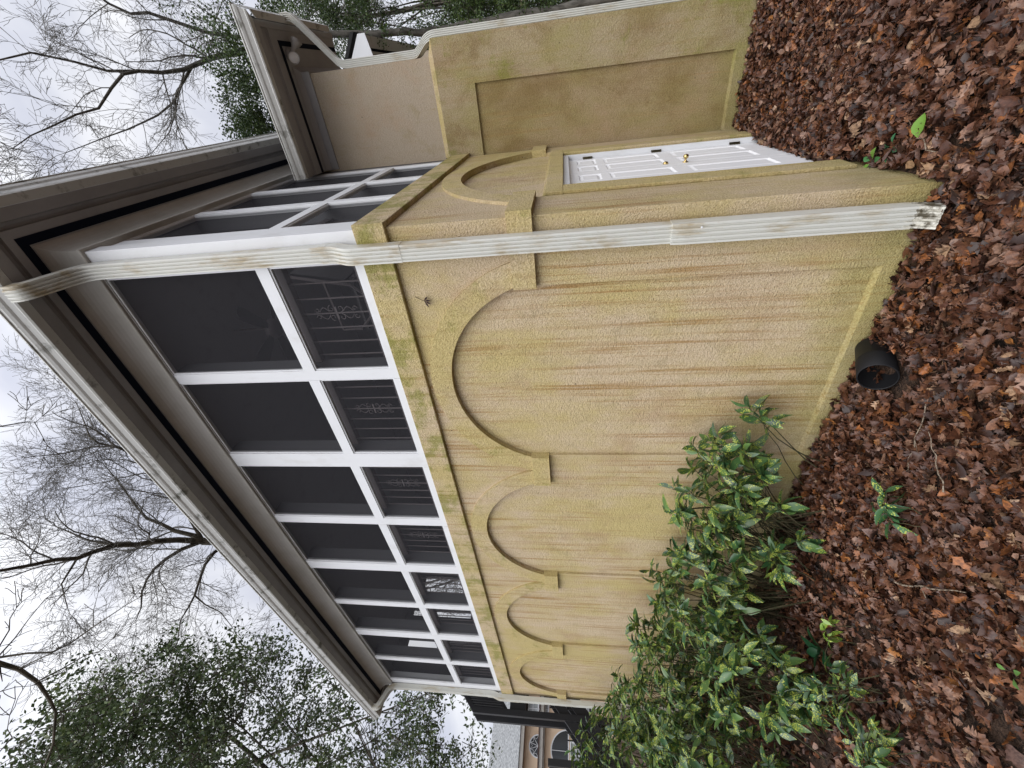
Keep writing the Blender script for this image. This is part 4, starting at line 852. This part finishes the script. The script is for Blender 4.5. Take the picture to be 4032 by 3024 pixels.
# seedlings in the litter
shrub((-1.53, -.83, -.385), [(-1.60, -.90, -.27), (-1.47, -.78, -.26), (-1.52, -.87, -.24), (-1.56, -.80, -.27)], 'small dark green seedling alone on the dead leaves', 21, whorl=(5, 7), ll=(.09, .14), group='green seedlings in the dead leaves', name='laurel_seedling', stemr=.003, cols=[(.025, .09, .03, 1), (.05, .13, .05, 1)], low=False)
shrub((-2.72, -.98, -.385), [(-2.74, -1.0, -.26), (-2.68, -.95, -.27), (-2.8, -1.02, -.28)], 'yellow green seedling at the foot of the shrubs', 22, whorl=(5, 7), ll=(.07, .12), group='green seedlings in the dead leaves', name='laurel_seedling', stemr=.003, cols=[(.16, .26, .04, 1)], low=False)
shrub((-2.95, -1.25, -.385), ell_tips(23, 16, (-2.95, -1.3, -.2), (.28, .22, .14), .1), 'low leafy sprigs spreading over dead leaves in front of the shrubs', 23, ll=(.07, .12), group='green seedlings in the dead leaves', name='laurel_seedling', stemr=.003, low=False)
shrub((-2.9, -1.62, -.385), ell_tips(24, 15, (-2.85, -1.62, -.22), (.22, .18, .13), .1), 'leafy sprigs nearest the lower left corner of the upright view', 24, ll=(.07, .12), group='green seedlings in the dead leaves', name='laurel_seedling', stemr=.003, low=False)
def broad(base, n, label, seed, L0, cols, name='broad_leaf_weed', el=(.1, .5)):
    rg = np.random.default_rng(seed); e_ = empty(name, base); tag(e_, label, 'weed', 'green weeds in the dead leaves')
    a = np.linspace(0, 2 * np.pi, n, endpoint=False) + rg.uniform(-.4, .4, n); ee = rg.uniform(el[0], el[1], n)
    dd = np.column_stack([np.cos(a) * np.cos(ee), np.sin(a) * np.cos(ee), np.sin(ee)])
    P_ = np.array(base)[None] + dd * .02 + np.array([0, 0, .035]); t, b, nn = rnd_frames(rg, n, dd, .25)
    L = rg.uniform(.75, 1.15, n) * L0
    V, F, c = leaves(P_, t, b, nn, L, L * .3, *AUC, fold=.35, droop=.25, jit=.1, rng=rg)
    npmesh('foliage', V, F, M['seedling'], e_, pal(rg, n, cols, .2, c))
    sm = MB()
    for p in P_: sm.tube([base, tuple(p)], .002, 3)
    sm.build('stem', M['stem'], e_)
broad((.16, .18, -.36), 1, 'single large bright green toothed leaf right of the wall corner', 31, .15, [(.17, .33, .05, 1)])
broad((.03, .46, -.35), 5, 'small bright green weed at the wall by the door surround', 32, .06, [(.18, .34, .06, 1), (.08, .24, .08, 1)])
broad((.12, .36, -.36), 4, 'blue green little weed between the wall weed and the large leaf', 33, .055, [(.06, .20, .09, 1)])
if 0: broad((.45, .05, -.36), 3, 'tiny green sprig farthest from the wall in front of the door', 34, .05, [(.06, .20, .07, 1)])
broad((-3.05, -.98, -.37), 7, 'dark glossy broad leaved weed at the foot of the shrubs', 35, .15, [(.012, .055, .02, 1)], el=(.2, .8))
broad((-1.62, -1.62, -.37), 3, 'tiny pale weed on the dead leaves, far from the wall', 36, .04, [(.12, .25, .06, 1)])
# fallen twigs
TW = [((-1.95, -1.05, 0), (-1.55, -1.32, 0), 'pale lichened twig lying left of the lone seedling', .006),
      ((-.95, -.62, 0), (-1.42, -.72, 0), 'straight thin twig on the dead leaves below the black pipe', .003),
      ((.12, .05, 0), (.28, .42, 0), 'curved pale twig beside the large bright leaf', .003),
      ((-1.25, -.95, 0), (-1.05, -.72, 0), 'short grey twig between the pipe and the lone seedling', .004),
      ]
for i, (a, b, lb, r_) in enumerate(TW):
    rg = random.Random(i); n = 7
    pts = [(a[0] + (b[0] - a[0]) * q / n + rg.uniform(-.012, .012), a[1] + (b[1] - a[1]) * q / n + rg.uniform(-.012, .012), gh(a[0], a[1]) + .052 + rg.uniform(-.008, .01)) for q in range(n + 1)]
    mb = MB().tube(pts, [r_ * (1 - .6 * q / n) for q in range(n + 1)], 5)
    mb.tube([pts[3], (pts[3][0] + rg.uniform(-.06, .06), pts[3][1] - .07, pts[3][2] + .015)], [r_ * .6, r_ * .3], 4)
    tag(mb.build('fallen_twig', M['twig']), lb, 'twig', 'twigs fallen on the dead leaves')
# dry leaf caught on the wall
lf = MB(); c0 = Vector((-.49, -.012, 2.465))
for a in (-.9, -.35, .2, .8):
    dv = Vector((math.sin(a), -.35, -math.cos(a))); q = c0 + dv * .055; w = Vector((math.cos(a), 0, math.sin(a))) * .007
    lf.add([c0, c0 + dv * .03 + w, q, c0 + dv * .03 - w], [(0, 1, 2, 3)])
lf.tube([c0 + Vector((.03, .008, .06)), c0], .0015, 4)
tag(lf.build('dead_leaf', Mat('dry dark leaf', .8, .2).color((.03, .015, .015)).m), 'small dark dry leaf stuck to the wall above the first arch', 'leaf')
# black drain pipe
dp = MB(); A = Vector((-.964, -.06, -.412)); B_ = Vector((-.995, -.315, -.300)); r0 = .098
ax = (B_ - A).normalized(); Ln = (B_ - A).length
dp.lathe([(r0, 0), (r0, Ln * .5), (r0 + .002, Ln * .5 + .004), (r0, Ln * .5 + .01), (r0, Ln), (r0 - .006, Ln + .002), (r0 - .008, Ln - .004), (r0 - .008, .0), (0, .0)], A, ax, 40)
tag(dp.build('drain_pipe', M['blackplastic'], None, True), 'wide black plastic pipe end sticking out of dead leaves beside the wall', 'pipe')

# ================================================================= TREES
class Tubes:
    def __init__(s): s.v = []; s.f = []; s.n = 0
    def add(s, pts, rad, k=3):
        pts = np.asarray(pts, float); n = len(pts)
        d = np.gradient(pts, axis=0); d /= np.linalg.norm(d, axis=1, keepdims=True) + 1e-9
        ref = np.array([.31, .52, .79]) if abs(d[0] @ np.array([.31, .52, .79])) < .9 else np.array([1., 0, 0])
        u = np.cross(d, ref); u /= np.linalg.norm(u, axis=1, keepdims=True); w = np.cross(d, u)
        a = 2 * np.pi * np.arange(k) / k
        V = pts[:, None] + (u[:, None] * np.cos(a)[None, :, None] + w[:, None] * np.sin(a)[None, :, None]) * np.asarray(rad)[:, None, None]
        i = np.arange(n - 1)[:, None] * k; j = np.arange(k)[None]; jn = (j + 1) % k
        F = np.stack([i + j, i + jn, i + jn + k, i + j + k], -1).reshape(-1, 4) + s.n
        s.v.append(V.reshape(-1, 3)); s.f.append(F); s.n += n * k
    def build(s, name, mat, parent): return npmesh(name, np.concatenate(s.v), np.concatenate(s.f), mat, parent, smooth=True)
def smooth_line(P, rg, step=.35, wob=.02):
    P = np.array(P, float); out = [P[0]]
    for i in range(len(P) - 1):
        m = max(1, int(np.linalg.norm(P[i + 1, :3] - P[i, :3]) / step))
        for q in range(1, m + 1):
            r = P[i] + (P[i + 1] - P[i]) * q / m
            if q < m: r[:3] += rg.normal(0, wob, 3)
            out.append(r)
    return np.array(out)
def grow(T, rg, p, d, L, r, lev, opt):
    n = max(4, int(L / .16)); st = L / n; pts = [p]; q = d / np.linalg.norm(d)
    for i in range(n):
        q = q + rg.normal(0, opt['wob'], 3) + np.array([0, 0, opt['up']]); q /= np.linalg.norm(q); p = p + q * st; pts.append(p)
    rad = np.linspace(r, max(opt['rmin'], r * .3), n + 1)
    T.add(pts, rad, 3 if r < .02 else 5)
    if lev >= opt['lev']: return
    nc = max(1, int(L / opt['sp'][lev]))
    for i in range(nc):
        j = int((.15 + .85 * (i + rg.uniform(0, .8)) / nc) * n); j = min(max(j, 1), n)
        dv = pts[j] - pts[j - 1]; dv /= np.linalg.norm(dv); s = rg.normal(size=3); s -= dv * (s @ dv); s /= np.linalg.norm(s)
        grow(T, rg, pts[j], dv * .75 + s * rg.uniform(.5, .95), L * rg.uniform(.32, .6), max(opt['rmin'], rad[j] * .55), lev + 1, opt)
def bare_tree(limbs, label, seed, mat, opt, ground=None, group=None, first=1):
    rg = np.random.default_rng(seed)
    base = ground or tuple(limbs[0][0][:3]); e_ = empty('bare_tree', base); tag(e_, label, 'tree', group)
    T = Tubes(); Tw = T if opt.get('one') else Tubes()
    for i, lb in enumerate(limbs):
        P = smooth_line(lb, rg); T.add(P[:, :3], P[:, 3], 7 if P[0, 3] > .05 else 5)
        if i < first and first: continue
        n = len(P); j = 1
        while j < n:
            dv = P[j, :3] - P[j - 1, :3]; dv /= np.linalg.norm(dv); s = rg.normal(size=3); s -= dv * (s @ dv); s /= np.linalg.norm(s)
            ln = opt['l1'] * rg.uniform(.5, 1.1) * min(1., .45 + P[j, 3] * 9)
            grow(Tw, rg, P[j, :3], dv * rg.uniform(.6, 1) + s * .8, ln, max(opt['rmin'], min(.03, P[j, 3] * .45)), 1, opt)
            j += opt['each'] if rg.random() < .6 else 1
        dv = P[-1, :3] - P[-2, :3]
        for q in range(3): grow(Tw, rg, P[-1, :3], dv / np.linalg.norm(dv) + rg.normal(0, .35, 3), opt['l1'] * .7, max(opt['rmin'], P[-1, 3] * .7), 1, opt)
    T.build('trunk', mat, e_)
    if Tw.n and Tw is not T: Tw.build('branches', M['twigs'], e_)
    return e_
def line_to_ground(limb, gx, gy):
    return [[gx, gy, -.45, limb[0][3] * 1.25]] + limb
OA = dict(wob=.17, up=.02, rmin=.0032, lev=4, sp=(.3, .16, .14, .14), l1=2.4, each=1)
for q in LIMBS_A: 
    for w in q: w[3] *= .34
for q in LIMBS_B: 
    for w in q: w[3] *= .46
A_ = [line_to_ground(LIMBS_A[0][1:], 2.2, 12.6)] + LIMBS_A[1:]
treeA = bare_tree(A_, 'leafless grey tree with ivy on its limbs behind the small wing roof', 5, M['bark_grey'], OA, (2.2, 12.6, -.45))
B_l = [line_to_ground(LIMBS_B[0][1:], -12.5, 7.5)] + LIMBS_B[1:]
OB = dict(OA); OB.update(l1=2.4, each=1)
bare_tree(B_l, 'large leafless tree rising behind the middle of the porch roof', 6, M['bark_dark'], OB, (-12.5, 7.5, -.45))
d0 = LIMBS_D[0][0]
for q in LIMBS_D:
    for w in q: w[3] *= .62
D_l = [[[-7.4, -6.3, -.45, .12], [-7.2, -6.1, 3, .09], [-6.4, -5.3, 6.4, .045], [d0[0] - .5, d0[1] - .4, d0[2] + .3, .028], d0]] + LIMBS_D
for k in range(1, len(LIMBS_D)): pass
OD = dict(one=1, wob=.16, up=.0, rmin=.0025, lev=2, sp=(.3, .25, .2), l1=.28, each=3)
bare_tree(D_l, 'thin leafless tree whose knobbly twigs reach in at the left edge of the sky', 8, M['bark_dark'], OD, (-7.4, -6.3, -.45))
# far bare trees seen through the gaps
for i, (x, y, h) in enumerate([(-19, 9, 15), (-15, 15, 15), (6, 20, 15)]):
    rg = np.random.default_rng(50 + i); lim = [[[x, y, -.45, .22], [x + .2, y, h * .35, .17], [x + .1, y - .2, h * .6, .12]]]
    for q in range(6):
        a = rg.uniform(0, 6.28); z0 = h * (.35 + .04 * q); lim.append([[x + .15, y - .1, z0, .08], [x + math.cos(a) * 1.4, y + math.sin(a) * 1.4, z0 + h * .14, .06], [x + math.cos(a) * 2.4, y + math.sin(a) * 2.4, z0 + h * .28, .03]])
    o = dict(OA); o.update(lev=3, l1=2.4, each=2, rmin=.007)
    bare_tree(lim, ['leafless tree far left behind the evergreen crown', 'leafless tree far behind the porch roof, left of the large one', 'leafless tree far behind the small wing at the right'][i], 60 + i, M['bark_grey'], o, (x, y, -.45), 'distant leafless trees')
def crown(clumps, n_each, leaf, cols, seed, parent, name, mat, flat=.7, spray=None, dens=1.):
    rg = np.random.default_rng(seed); C_ = np.array(clumps); nC = len(C_)
    N_ = int(nC * n_each); i = rg.integers(0, nC, N_)
    # sub clumps
    k = 7; sub = rg.normal(size=(nC, k, 3)) * np.array([.62, .62, .5]); j = rg.integers(0, k, N_)
    rr_ = C_[i, 3:4]
    off = sub[i, j] * rr_ + rg.normal(size=(N_, 3)) * rr_ * np.array([.26, .26, .17])
    P_ = C_[i, :3] + off
    dd = rg.normal(size=(N_, 3)) * .8 + (np.array(spray) if spray is not None else 0)
    t, b, n = rnd_frames(rg, N_, dd, .9)
    L = rg.uniform(.75, 1.25, N_) * leaf
    V, F = diamonds(P_, t, b, L, L * .52)
    shade = np.repeat(rg.uniform(.7, 1.3, (nC, 1)), 1, 1)[i]
    c = pal(rg, N_, cols, .25, 1) * shade
    return npmesh(name, V, F, mat, parent, np.repeat(c, 4, 0))
def ever_tree(base, clumps, label, seed, nb, n_each, leaf, cols, trunk_top, rt=.14, group=None, spray=None):
    rg = np.random.default_rng(seed); e_ = empty('evergreen_tree', base); tag(e_, label, 'tree', group)
    T = Tubes(); b0 = np.array(base, float); tt = np.array(trunk_top, float)
    line = [b0 + (tt - b0) * q + rg.normal(0, .08, 3) * (q > 0) for q in np.linspace(0, 1, 9)]
    T.add(line, np.linspace(rt, .03, 9), 8)
    idx = rg.permutation(len(clumps))[:nb]
    for i in idx:
        c = np.array(clumps[i][:3]); q = rg.uniform(.25, .95); s = b0 + (tt - b0) * q
        mid = s * .5 + c * .5 + np.array([0, 0, -.25]) + rg.normal(0, .15, 3)
        pts = [s * (1 - u) ** 2 + mid * 2 * u * (1 - u) + c * u * u for u in np.linspace(0, 1, 8)]
        T.add(pts, np.linspace(.035, .006, 8), 4)
        for _ in range(5):
            e2 = c + rg.normal(0, .4, 3); T.add([pts[5], (pts[5] + e2) / 2 + rg.normal(0, .05, 3), e2], [.009, .007, .004], 3)
    for i in range(len(clumps)):
        c = np.array(clumps[i][:3]); r_ = clumps[i][3]
        for _ in range(4):
            o_ = rg.normal(0, .8, 3) * r_; q_ = c + o_; T.add([c - o_ * .3 + rg.normal(0, .1, 3) * r_, c + o_ * .4 + rg.normal(0, .12, 3) * r_, q_], [.008, .006, .0035], 3)
    T.build('trunk', M['bark_dark'], e_)
    crown(clumps, n_each, leaf, cols, seed + 1, e_, 'crown', M['evergreen'], spray=spray)
    return e_
EG = [(.035, .065, .018, 4), (.055, .09, .022, 3), (.022, .045, .014, 3), (.085, .12, .03, 1)]
CLUMP_R = [[.624 + (c[0] - .624) * 1.42, -2.5 + (c[1] + 2.5) * 1.42, 1.5 + (c[2] - 1.5) * 1.42, c[3] * 1.4] for c in CLUMP_R]
CLUMP_C = [c for i, c in enumerate(CLUMP_C) if c[2] > 4.3 or (i % 3 and c[2] > 3.1)]
CLUMP_A = CLUMP_A + [[2.15 - .02 * q, 12.5 - .17 * q, 1.2 + .62 * q, .34] for q in range(12)]
CLUMP_R = [c for i, c in enumerate(CLUMP_R) if c[2] < 4.6 or i % 3]
ever_tree((-12.6, -4.6, -.45), CLUMP_C, 'tall evergreen tree with small glossy leaves beyond the far end of the porch', 70, 14, 128, .088, [(.08, .115, .045, 4), (.10, .14, .05, 3), (.05, .08, .03, 3), (.15, .18, .07, 1)], (-10.4, -.2, 10.0), .11)
crown(CLUMP_A, 270, .065, [(.05, .085, .025, 4), (.075, .11, .03, 3), (.03, .055, .017, 3)], 75, treeA, 'ivy', M['evergreen'])
ever_tree((3.4, 17.5, -.45), CLUMP_R, 'dense ivy green tree seen right of the small wing downspout', 80, 26, 620, .075, [(.05, .085, .022, 4), (.075, .12, .03, 3), (.03, .055, .017, 3), (.10, .14, .035, 1)], (3.0, 15.5, 9.5), .2)
# dark evergreen belt far behind, closing the horizon
for i, (x, y, r_, h) in enumerate([(-24, 14, 3, 6), (-30, -6, 3, 8), (1.5, 24, 3.2, 7), (6, 19, 2.6, 6)]):
    rg = random.Random(i + 5); cl = [[x + rg.uniform(-r_, r_), y + rg.uniform(-r_, r_), .6 + h * rg.random(), rg.uniform(.6, 1.1)] for _ in range(60)]
    ever_tree((x, y, -.45), cl, ['evergreen tree beside the distant house', 'evergreen tree behind the distant house roof', 'evergreen tree far behind the small wing', 'evergreen tree right of the far one behind the wing', 'evergreen tree farther right past the wooden fence', 'evergreen tree at the far left outside the view', 'evergreen tree at the far right outside the view'][i], 90 + i, 12, 150, .16, EG, (x, y, h), .2, 'evergreens closing the background')

# ================================================================= DISTANT HOUSE
HX = -28.
nh = empty('distant_house', (HX - 4, 3, -.45)); tag(nh, 'distant tan house with a fanlight and arched window behind the black stair', 'house')
wm = paint('tan distant stucco', (.66, .50, .35), (.42, .29, .18), .5, .85, (.9, .9, .9), (.45, .7))
hw_ = MB(); hw_.box(HX - 8, HX, -9, 9, -.5, 4.42); hw_.build('wall', wm, nh)
hc = MB().box(HX, HX + .35, -9.1, 9.1, 3.42, 3.62).box(HX, HX + .2, -9.1, 9.1, 3.34, 3.42); hc.build('cornice', M['frieze'], nh)
MB().box(HX, HX + .42, -9.2, 9.2, 3.622, 3.66).build('porch_roof_edge', paint('brown roof edge', (.07, .035, .03), (.03, .02, .02), .3), nh)
MB().box(HX - .1, HX + .4, -9.3, 9.3, 4.43, 4.62).build('eave', M['frieze'], nh)
hr = MB().add([(HX + .45, -9.4, 4.64), (HX + .45, 9.4, 4.64), (HX - 4, 9.4, 6.9), (HX - 4, -9.4, 6.9), (HX - 8.4, -9.4, 4.64), (HX - 8.4, 9.4, 4.64)], [(0, 1, 2, 3), (3, 2, 5, 4), (0, 3, 4), (1, 5, 2)])
sm_ = Mat('grey wood shingles', .9, .2); sm_.color(sm_.mix(sm_.ramp(sm_.noise(3, (1, 3, 9), 4), .35, .65), (.17, .175, .18), (.34, .35, .35)))
hr.build('roof', sm_.m, nh)
gl = Mat('dark window glass', .1, .6).color((.03, .035, .04)).m
def fan_window(yc, z0, r, ribs, nm='window'):
    n = 20; f = MB(); pts = [(math.cos(math.pi * i / n), math.sin(math.pi * i / n)) for i in range(n + 1)]
    x = HX + .03
    for i in range(n):
        (a, b), (c, d_) = pts[i], pts[i + 1]; ri = r - .06
        f.add([(x, yc + a * r, z0 + b * r), (x, yc + c * r, z0 + d_ * r), (x, yc + c * ri, z0 + d_ * ri), (x, yc + a * ri, z0 + b * ri),
               (HX - .02, yc + a * r, z0 + b * r), (HX - .02, yc + c * r, z0 + d_ * r)], [(0, 1, 2, 3), (0, 4, 5, 1)])
    f.box(x - .04, x + .002, yc - r, yc + r, z0 - .05, z0)
    for k in range(1, ribs):
        t_ = math.pi * k / ribs; f.bar((x - .006, yc, z0), (x - .006, yc + math.cos(t_) * (r - .05), z0 + math.sin(t_) * (r - .05)), .02, .02, (1, 0, 0))
    if ribs > 2:
        for k in range(ribs):
            a, b = math.pi * k / ribs, math.pi * (k + 1) / ribs; m_ = (a + b) / 2
            f.bar((x - .006, yc + math.cos(a) * (r - .06), z0 + math.sin(a) * (r - .06)), (x - .006, yc + math.cos(m_) * r * .62, z0 + math.sin(m_) * r * .62), .014, .014, (1, 0, 0))
            f.bar((x - .006, yc + math.cos(b) * (r - .06), z0 + math.sin(b) * (r - .06)), (x - .006, yc + math.cos(m_) * r * .62, z0 + math.sin(m_) * r * .62), .014, .014, (1, 0, 0))
    w = f.build(nm, M['trim'], nh)
    MB().add([(HX + .006, yc, z0)] + [(HX + .006, yc + a * (r - .03), z0 + b * (r - .03)) for a, b in pts], [(0, i + 1, i + 2) for i in range(n)]).build('pane', gl, w)
fan_window(3.70, 3.68, .50, 5); fan_window(3.60, 2.10, .92, 2, 'arched_window')
for yc, z0, z1 in ((5.45, 3.14, 4.36), (5.45, .6, 2.4), (3.6, .6, 2.0), (7.4, .6, 2.4)):
    f = MB(); w2 = .42
    f.box(HX, HX + .05, yc - w2, yc - w2 + .06, z0, z1).box(HX, HX + .05, yc + w2 - .06, yc + w2, z0, z1).box(HX, HX + .05, yc - w2 + .06, yc + w2 - .06, z1 - .06, z1).box(HX, HX + .05, yc - w2 + .06, yc + w2 - .06, z0, z0 + .06)
    f.box(HX + .01, HX + .045, yc - w2 + .06, yc + w2 - .06, (z0 + z1) / 2 - .03, (z0 + z1) / 2 + .03)
    for q in (-.13, .13): f.box(HX + .01, HX + .035, yc + q - .014, yc + q + .014, z0 + .06, z1 - .06)
    for q in (.25, .75): f.box(HX + .01, HX + .034, yc - w2 + .06, yc + w2 - .06, z0 + (z1 - z0) * q - .014, z0 + (z1 - z0) * q + .014)
    w = f.build('window', M['trim'], nh)
    MB().quad((HX + .008, yc - w2, z0), (HX + .008, yc + w2, z0), (HX + .008, yc + w2, z1), (HX + .008, yc - w2, z1)).build('pane', Mat('pale curtained glass', .2, .5).color((.35, .37, .37)).m, w)
# ================================================================= BLACK EXTERIOR STAIR
st = empty('exterior_stair', (-9.4, 0, -.45)); tag(st, 'black metal exterior stair with balusters beyond the far end of the porch', 'stair')
for x in (-9.0, -9.45):
    for y, z1 in ((.03, 3.50), (-.62, 2.05), (1.25, 4.5)): MB().box(x - .05, x + .05, y - .05, y + .05, -.45, z1).build('post', M['black'], st)
    sl = .90
    MB().bar((x, 1.25, 3.49 + 1.22 * .92), (x, .03, 3.49), .05, .07).build('handrail', M['black'], st)
    MB().bar((x, 1.25, 2.83 + 1.22 * .8), (x, .03, 2.83), .05, .05).bar((x, -.62, 1.20), (x, 1.25, 2.85), .05, .05).build('rail', M['black'], st)
    bl = MB()
    for k in range(30):
        y = .09 + k * .038; bl.box(x - .012, x + .012, y - .012, y + .012, 2.84 + (y - .03) * .8, 3.47 + (y - .03) * .92)
    bl.build('balusters', M['black'], st)
    MB().box(x - .03, x + .03, .085, 1.2, 2.50, 2.80).build('stringer', M['black'], st)
    MB().bar((x, 1.2, 2.74), (x, -1.6, .22), .06, .14).bar((x, 1.2, 2.40), (x, -1.6, -.12), .05, .20).build('stringer', M['black'], st)
    bl = MB()
    for k in range(9):
        y = -.55 + k * .18; bl.box(x - .01, x + .01, y - .01, y + .01, .75 + (y + .62) * .88, 1.35 + (y + .62) * .88)
    bl.build('balusters', M['black'], st)
for k in range(12):
    y = -1.5 + k * .22; MB().box(-9.42, -9.04, y, y + .24, -.12 + k * .198, -.09 + k * .198).build('tread', M['black'], st)
MB().box(-9.42, -9.04, .1, 1.2, 2.52, 2.56).build('landing', M['black'], st)
# ================================================================= REAR GABLE BUILDING
gb = empty('rear_building', (0, 12, -.45)); tag(gb, 'pale gabled building with black roof edge rising behind the small wing', 'house')
MB().box(-4, 1.52, 10.45, 17, -.45, 6.3).add([(-4, 10.45, 6.3), (1.52, 10.45, 6.3), (-1.3, 10.45, 8.1)], [(0, 1, 2)]).build('wall', M['stucco_clean'], gb)
e1 = (2.03, 6.45); ap = (-1.3, 8.6)
dk = paint('black roof edge', (.015, .015, .015), (.03, .03, .03), .4, .8)
rg_ = MB().add([(e1[0], 10, e1[1]), (ap[0], 10, ap[1]), (ap[0], 17.2, ap[1]), (e1[0], 17.2, e1[1]), (e1[0], 10, e1[1] + .09), (ap[0], 10, ap[1] + .09), (ap[0], 17.2, ap[1] + .09), (e1[0], 17.2, e1[1] + .09)],
    [(0, 1, 2, 3), (4, 5, 6, 7), (0, 1, 5, 4), (3, 0, 4, 7), (2, 3, 7, 6), (1, 2, 6, 5)])
rg_.add([(-4.6, 10, 6.45), (ap[0], 10, ap[1]), (ap[0], 17.2, ap[1]), (-4.6, 17.2, 6.45), (-4.6, 10, 6.54), (ap[0], 10, ap[1] + .09), (ap[0], 17.2, ap[1] + .09), (-4.6, 17.2, 6.54)], [(0, 1, 2, 3), (4, 5, 6, 7), (0, 1, 5, 4), (3, 0, 4, 7)])
rg_.build('roof', dk, gb)
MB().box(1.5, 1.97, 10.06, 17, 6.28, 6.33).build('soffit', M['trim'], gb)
MB().box(1.66, 1.72, 10.4, 17, 6.276, 6.282).build('vent_strip', M['vent'], gb)
MB().add([(1.98, 10.03, 6.38), (1.98, 10.03, 6.2), (1.45, 10.03, 6.1), (1.2, 10.03, 6.35), (.6, 10.03, 7.2), (.7, 10.03, 7.25), (1.98, 10.09, 6.38), (1.45, 10.09, 6.1)], [(0, 1, 2, 3, 4, 5), (1, 0, 6), (2, 7, 1)]).build('rake_board', M['trim'], gb)
# wooden fence and pale trunk behind the wing
fn = empty('wooden_fence', (3, 14, -.45)); tag(fn, 'dark brown wooden fence glimpsed behind the wing downspout', 'fence')
fb = MB(); bw = paint('brown fence boards', (.10, .055, .035), (.05, .03, .02), .6, .8, (30, 1, .8))
for k in range(60):
    x = -2 + k * .15; fb.box(x, x + .142, 14 + (k % 2) * .004, 14.03, -.5, .80)
fb.build('boards', bw, fn); MB().box(-2, 7, 13.96, 14.04, .80, .86).build('top_rail', bw, fn)
for k in range(5): MB().box(-2 + k * 2.2, -1.88 + k * 2.2, 14.04, 14.16, -.5, .9).build('post', bw, fn)
tk = MB().tube([(-1.5, 14.3, 2.3), (1, 14.3, 2.45), (2.4, 14.3, 2.62), (4.5, 14.4, 2.7), (6.2, 14.6, 2.2), (7.2, 14.9, -.5)], [.09, .11, .13, .14, .16, .17], 10)
tag(tk.build('leaning_trunk', bark('pale dead bark', (.20, .14, .11), (.45, .36, .30), 6), None, True), 'pale dead trunk bent across above the wooden fence', 'trunk')
